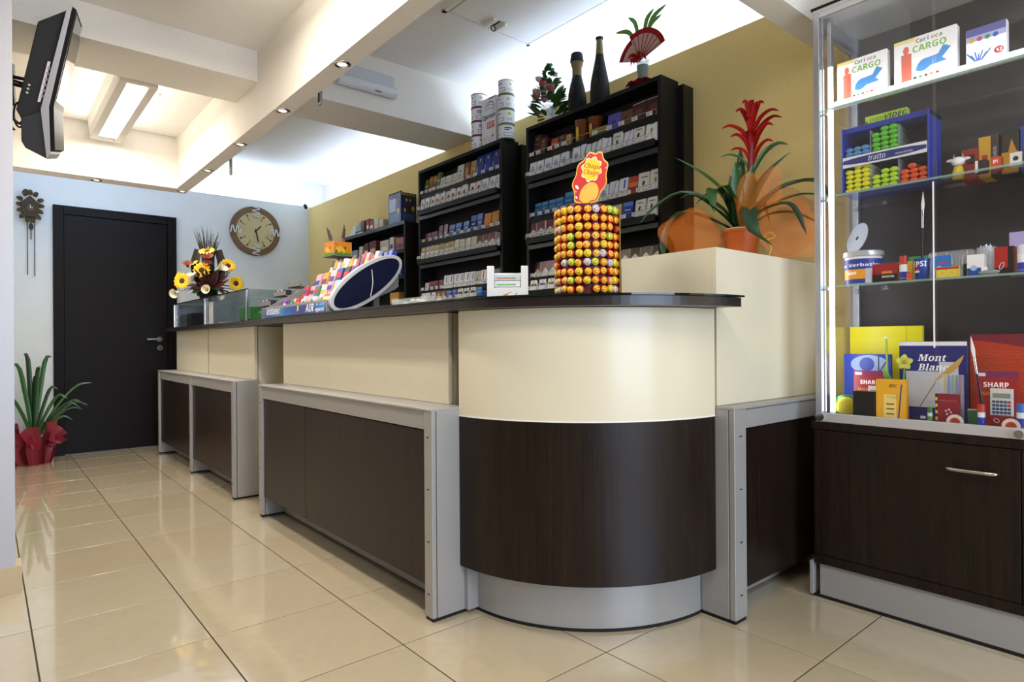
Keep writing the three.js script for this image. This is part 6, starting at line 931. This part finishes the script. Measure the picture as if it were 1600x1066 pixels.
// ---------- floor plant by the door ----------
{
  const o = thing('floor_plant', 'long leaved plant in red foil wrap beside the door', 'plant', [0.3, 0, -6.36], 0);
  mesh('pot', toCreasedNormals(lathe([[0, 0], [0.08, 0], [0.1, 0.2], [0.085, 0.2], [0.08, 0.18], [0, 0.18]], 24), 0.6), S(0x7a1a26, 0.5), o);
  const foil = S(0x8c2435, 0.45, { side: THREE.DoubleSide });
  for (let i = 0; i < 16; i++) { const a = i * 0.79, r = rr(0.14, 0.22), h = rr(0.17, 0.34); mesh('foil_fold', leaf([V(0.085 * Math.cos(a), 0.0, 0.085 * Math.sin(a)), V(0.115 * Math.cos(a + 0.1), 0.1, 0.115 * Math.sin(a + 0.1)), V(0.11 * Math.cos(a), 0.17, 0.11 * Math.sin(a)), V(r * Math.cos(a + 0.25), h, r * Math.sin(a + 0.25))], t => 0.03 + 0.035 * t * t, V(Math.cos(a), 0.5, Math.sin(a)), rr(0.5, 0.9), 10), foil, o); }
  const P = (dx, dz, h, w, m, bend = 0.3) => mesh('leaf', leaf([V(0, 0.16, 0), V(dx * 0.35, 0.16 + h * 0.6, dz * 0.35), V(dx * 0.75, 0.16 + h * (1 - bend * 0.2), dz * 0.75), V(dx, 0.16 + h * (1 - bend), dz)], spear(w), V(0.3, 0.4, 1), 0.3, 12), m, o);
  for (const a of [[-0.06, 0, 0.72, 0.018, M.leafDark, 0.0], [0.12, 0.05, 0.7, 0.017, M.leaf, 0.0], [-0.14, 0.05, 0.64, 0.017, M.leaf, 0], [0.04, 0.1, 0.62, 0.016, M.leafDark, 0], [0.02, 0.02, 0.54, 0.018, M.leafDark, 0], [0.4, 0.02, 0.46, 0.009, M.leaf, -0.04], [0.36, 0.06, 0.36, 0.008, M.leafDark, 0.24], [0.37, 0.05, 0.33, 0.008, M.leaf, 0.12], [0.31, 0.1, 0.34, 0.01, M.leafDark, 0.2], [0.34, 0.0, 0.28, 0.008, M.leafDark, 0.1], [0.22, 0.12, 0.4, 0.012, M.leaf, 0.1], [-0.2, 0.1, 0.4, 0.014, M.leaf, 0.2], [0.26, 0.04, 0.22, 0.009, M.leaf, 0.2], [0.16, 0.06, 0.46, 0.013, M.leafDark, 0.05]]) P(...a);
}
// ---------- clocks on the door wall ----------
{
  const o = thing('wall_clock', 'round wall clock with brown ring and silver swirls', 'clock', [2.152, 2.122, -6.674]);
  const face = r => cyl(r, r, 0.012, 0, 0, 0, 64).rotateX(HALF);
  mesh('wood_ring', toCreasedNormals(lathe([[0.19, 0], [0.25, 0], [0.255, 0.012], [0.25, 0.028], [0.2, 0.03], [0.19, 0.022]], 64), 0.6).rotateX(HALF), S(0x6d5230, 0.5), o);
  mesh('dial', face(0.2).translate(0, 0, 0.012), S(0xc2b486, 0.6), o);
  for (let i = 0; i < 12; i++) {
    const a = HALF - i * Math.PI / 6, c = Math.cos(a), s = Math.sin(a);
    if (i % 3 === 0) { const pts = []; for (let k = 0; k <= 24; k++) { const t = k / 24 - 0.5, along = t * 0.11, side = 0.036 * Math.sin(t * 15); const R = 0.195 + (i % 6 ? along : along); pts.push(V(c * R - s * side, s * R + c * side, 0.036)); } mesh('silver_swirl', tube(pts, 0.0065, 60, 6), S(0xd8d8da, 0.3, { metalness: 0.3 }), o); }
    else { mesh('hour_mark', [tube([[c * 0.115, s * 0.115, 0.026], [c * 0.14 - s * 0.006, s * 0.14 + c * 0.006, 0.026], [c * 0.165, s * 0.165, 0.026]], 0.003, 12, 5), new THREE.SphereGeometry(0.01, 10, 8).scale(1, 1, 0.5).translate(c * 0.172, s * 0.172, 0.028)], S(0x5a4a30, 0.4, { metalness: 0.4 }), o); }
  }
  const hand = (ang, len, w, z) => bb(-w, w, -0.02, len, z, z + 0.002).rotateZ(-ang);
  mesh('hour_hand', hand(0.77, 0.075, 0.006, 0.03), M.black, o); mesh('minute_hand', hand(2.93, 0.115, 0.006, 0.033), M.black, o);
}
{
  const o = thing('cuckoo_clock', 'carved brown cuckoo clock with hanging chains beside the door', 'clock', [0.3, 2.02, -6.674]), br = S(0x3a2c16, 0.7), br2 = S(0x544221, 0.7);
  mesh('case', ext([[-0.05, 0.02], [0.05, 0.02], [0.06, 0.13], [0, 0.19], [-0.06, 0.13]], 0.06, 0.004), br, o);
  const gs = []; const ring_ = [[-0.075, 0.15, 2.6], [-0.075, 0.11, 3.0], [-0.068, 0.07, 3.4], [-0.055, 0.03, 3.9], [-0.02, 0.01, 4.5], [0.02, 0.01, 4.9], [0.055, 0.03, 5.5], [0.068, 0.07, 5.9], [0.075, 0.11, 0.1], [0.075, 0.15, 0.5], [0.04, 0.19, 1.1], [-0.04, 0.19, 2.0], [0, 0.2, 1.57], [-0.015, 0.21, 2.4]];
  for (const [x, y, a] of ring_) gs.push(leaf([V(x * 0.7, y, 0.055), V(x * 0.7 + 0.02 * Math.cos(a), y + 0.02 * Math.sin(a), 0.07), V(x * 0.7 + 0.046 * Math.cos(a), y + 0.046 * Math.sin(a), 0.06)], spear(0.018), V(0, 0, 1), 0.4, 6));
  mesh('carved_leaves', gs, S(0x463514, 0.7, { side: THREE.DoubleSide }), o); mesh('dial', cyl(0.028, 0.028, 0.008, 0, 0, 0, 24).rotateX(HALF).translate(0, 0.09, 0.066), br2, o); mesh('hands', [bb(-0.002, 0.002, 0.085, 0.115, 0.076, 0.078), bb(-0.002, 0.018, 0.09, 0.094, 0.076, 0.078)], M.white, o);
  mesh('chain', bar([-0.018, 0.02, 0.03], [-0.018, -0.47, 0.03], 0.0035, 6), br, o); mesh('chain', bar([0.03, 0.02, 0.03], [0.03, -0.48, 0.03], 0.0035, 6), br, o); mesh('pendulum', [bar([0.006, 0.02, 0.03], [0.006, -0.17, 0.03], 0.004, 6), leaf([V(0.006, -0.09, 0.034), V(0.006, -0.06, 0.036), V(0.006, -0.03, 0.034)], spear(0.016), V(0, 0, 1), 0.2, 5)], S(0x3a2c16, 0.7, { side: THREE.DoubleSide }), o);
}
{ const o = thing('security_camera', 'tiny dark camera at the top corner of door wall', 'camera', [2.69, 2.43, -6.674]); mesh('mount', bb(0.0, 0.012, -0.006, 0.006, 0, 0.03), M.white, o); mesh('body', cyl(0.018, 0.018, 0.045, 0, 0, 0, 14).rotateX(HALF - 0.3).rotateY(-0.6).translate(-0.012, 0, 0.045), M.black, o); }
// ---------- television on the left wall ----------
{
  const o = thing('television', 'flat television tilted down from the left wall', 'television', [0, 0, 0], 0), W = 0.5; { o.position.set(0, 1.8, -3.4); o.rotation.set(0.25, -0.15, 0, 'YXZ'); }
  const e = (p, z, d, m, n, bv = 0) => mesh(n, ext(p, d, bv).translate(0, 0, z), m, o);
  const sil = S(0x9f9a98, 0.35, { metalness: 0.4 });
  e([[0.303, 2.415], [0.318, 2.412], [0.226, 1.985], [0.226, 1.79], [0.212, 1.768], [0.197, 1.97]], -W, W, sil, 'bezel');
  e([[0.3185, 2.405], [0.33, 2.398], [0.242, 1.99], [0.242, 1.81], [0.228, 1.8], [0.2275, 1.99]], -W + 0.006, W - 0.012, Ph(0x050505, 0.6, { specularIntensity: 0.4 }), 'screen_frame');
  { const g = new THREE.PlaneGeometry(W - 0.09, 0.375); mesh('screen', g.rotateY(HALF).rotateZ(-0.2115).translate(0.2895, 2.2, -W / 2), S(0x0c1012, 0.12), o); }
  e([[0.294, 2.385], [0.2, 2.318], [0.116, 1.955], [0.128, 1.93], [0.196, 1.965]], -W + 0.05, W - 0.07, S(0x070707, 0.7), 'back_shell', 0.004);
  e([[0.13, 1.925], [0.128, 1.83], [0.14, 1.805], [0.21, 1.77], [0.196, 1.96]], -W + 0.04, W - 0.06, S(0x161415, 0.5), 'speaker_housing', 0.003);
  mesh('button_strip', ext([[0.226, 2.17], [0.236, 2.17], [0.196, 2.0], [0.186, 2.0]], 0.004).translate(0, 0, -0.012), S(0xc8bcc0, 0.4), o);
  for (let i = 0; i < 6; i++) mesh('button', bb(0.2 + i * 0.0052, 0.208 + i * 0.0052, 2.02 + i * 0.0235, 2.032 + i * 0.0235, -0.0085, -0.006, 0.0008), S(0x8a7f84, 0.4), o);
  for (let i = 0; i < 3; i++) mesh('socket', cyl(0.005, 0.005, 0.004, 0, 0, 0, 12).rotateX(HALF).translate(0.152 + i * 0.004, 2.03 + i * 0.016, -0.014), M.steel, o);
  mesh('wall_plate', bb(0.07, 0.08, 1.98, 2.16, -0.32, -0.24, 0.002), M.black, o); mesh('wall_arm', bar([0.078, 2.08, -0.28], [0.15, 2.07, -0.28], 0.014), M.black, o); mesh('wall_plate', bb(0.072, 0.092, 2.03, 2.1, -0.12, -0.06), M.black, o); mesh('wall_arm', bar([0.09, 2.09, -0.09], [0.15, 2.085, -0.06], 0.008), M.black, o);
  mesh('cable', [tube([[0.15, 2.05, -0.06], [0.1, 2.06, -0.03], [0.085, 1.99, -0.03], [0.09, 1.93, -0.04], [0.12, 1.9, -0.04], [0.14, 1.93, -0.05]], 0.006, 30, 6), tube([[0.15, 2.0, -0.07], [0.11, 1.98, -0.05], [0.1, 1.92, -0.05], [0.115, 1.885, -0.05], [0.135, 1.9, -0.06]], 0.004, 30, 6), tube([[0.08, 2.08, -0.06], [0.075, 2.0, -0.05], [0.08, 1.9, -0.05], [0.1, 1.87, -0.05]], 0.005, 24, 6)], M.rubber, o);
  o.children.forEach(c => c.geometry.translate(0, -1.8, 0));
}
// ---------- fittings above the counter ----------
{
  const o = thing('emergency_light', 'grey white emergency light on the face of ceiling beam', 'lamp', [1.64, 2.53, -3.6]);
  mesh('back_plate', bb(0, 0.4, 0.05, 0.15, 0, 0.02, 0.004), S(0xcfd2d6, 0.5), o); mesh('lens', cyl(0.035, 0.035, 0.4, 0, 0, 0, 20).rotateZ(-HALF).translate(0, 0.035, 0.036), S(0xdfe3e8, 0.25), o); for (const x of [0.2, 0.3]) mesh('clip', bb(x, x + 0.04, 0.06, 0.07, 0.02, 0.026), M.greyDark, o); mesh('clip', bb(0.24, 0.28, 0.005, 0.012, 0.06, 0.072), M.greyDark, o);
}
for (const [z, y0, y1, l] of [[-4.45, 2.1, 2.24, 'dark metal clip hanging from the soffit near the door'], [-2.98, 2.14, 2.23, 'dark metal clip hanging from the soffit near ceiling beam']]) {
  const o = thing('hanging_clip', l, 'clip', [1.273, y0, z]); mesh('strip', bb(0.0, 0.012, 0, y1 - y0, -0.016, 0.016, 0.002), M.greyDark, o); mesh('slot', bb(-0.001, 0.013, 0.012, y1 - y0 - 0.03, -0.008, 0.008), M.black, o);
}
renderer.render(scene, camera);
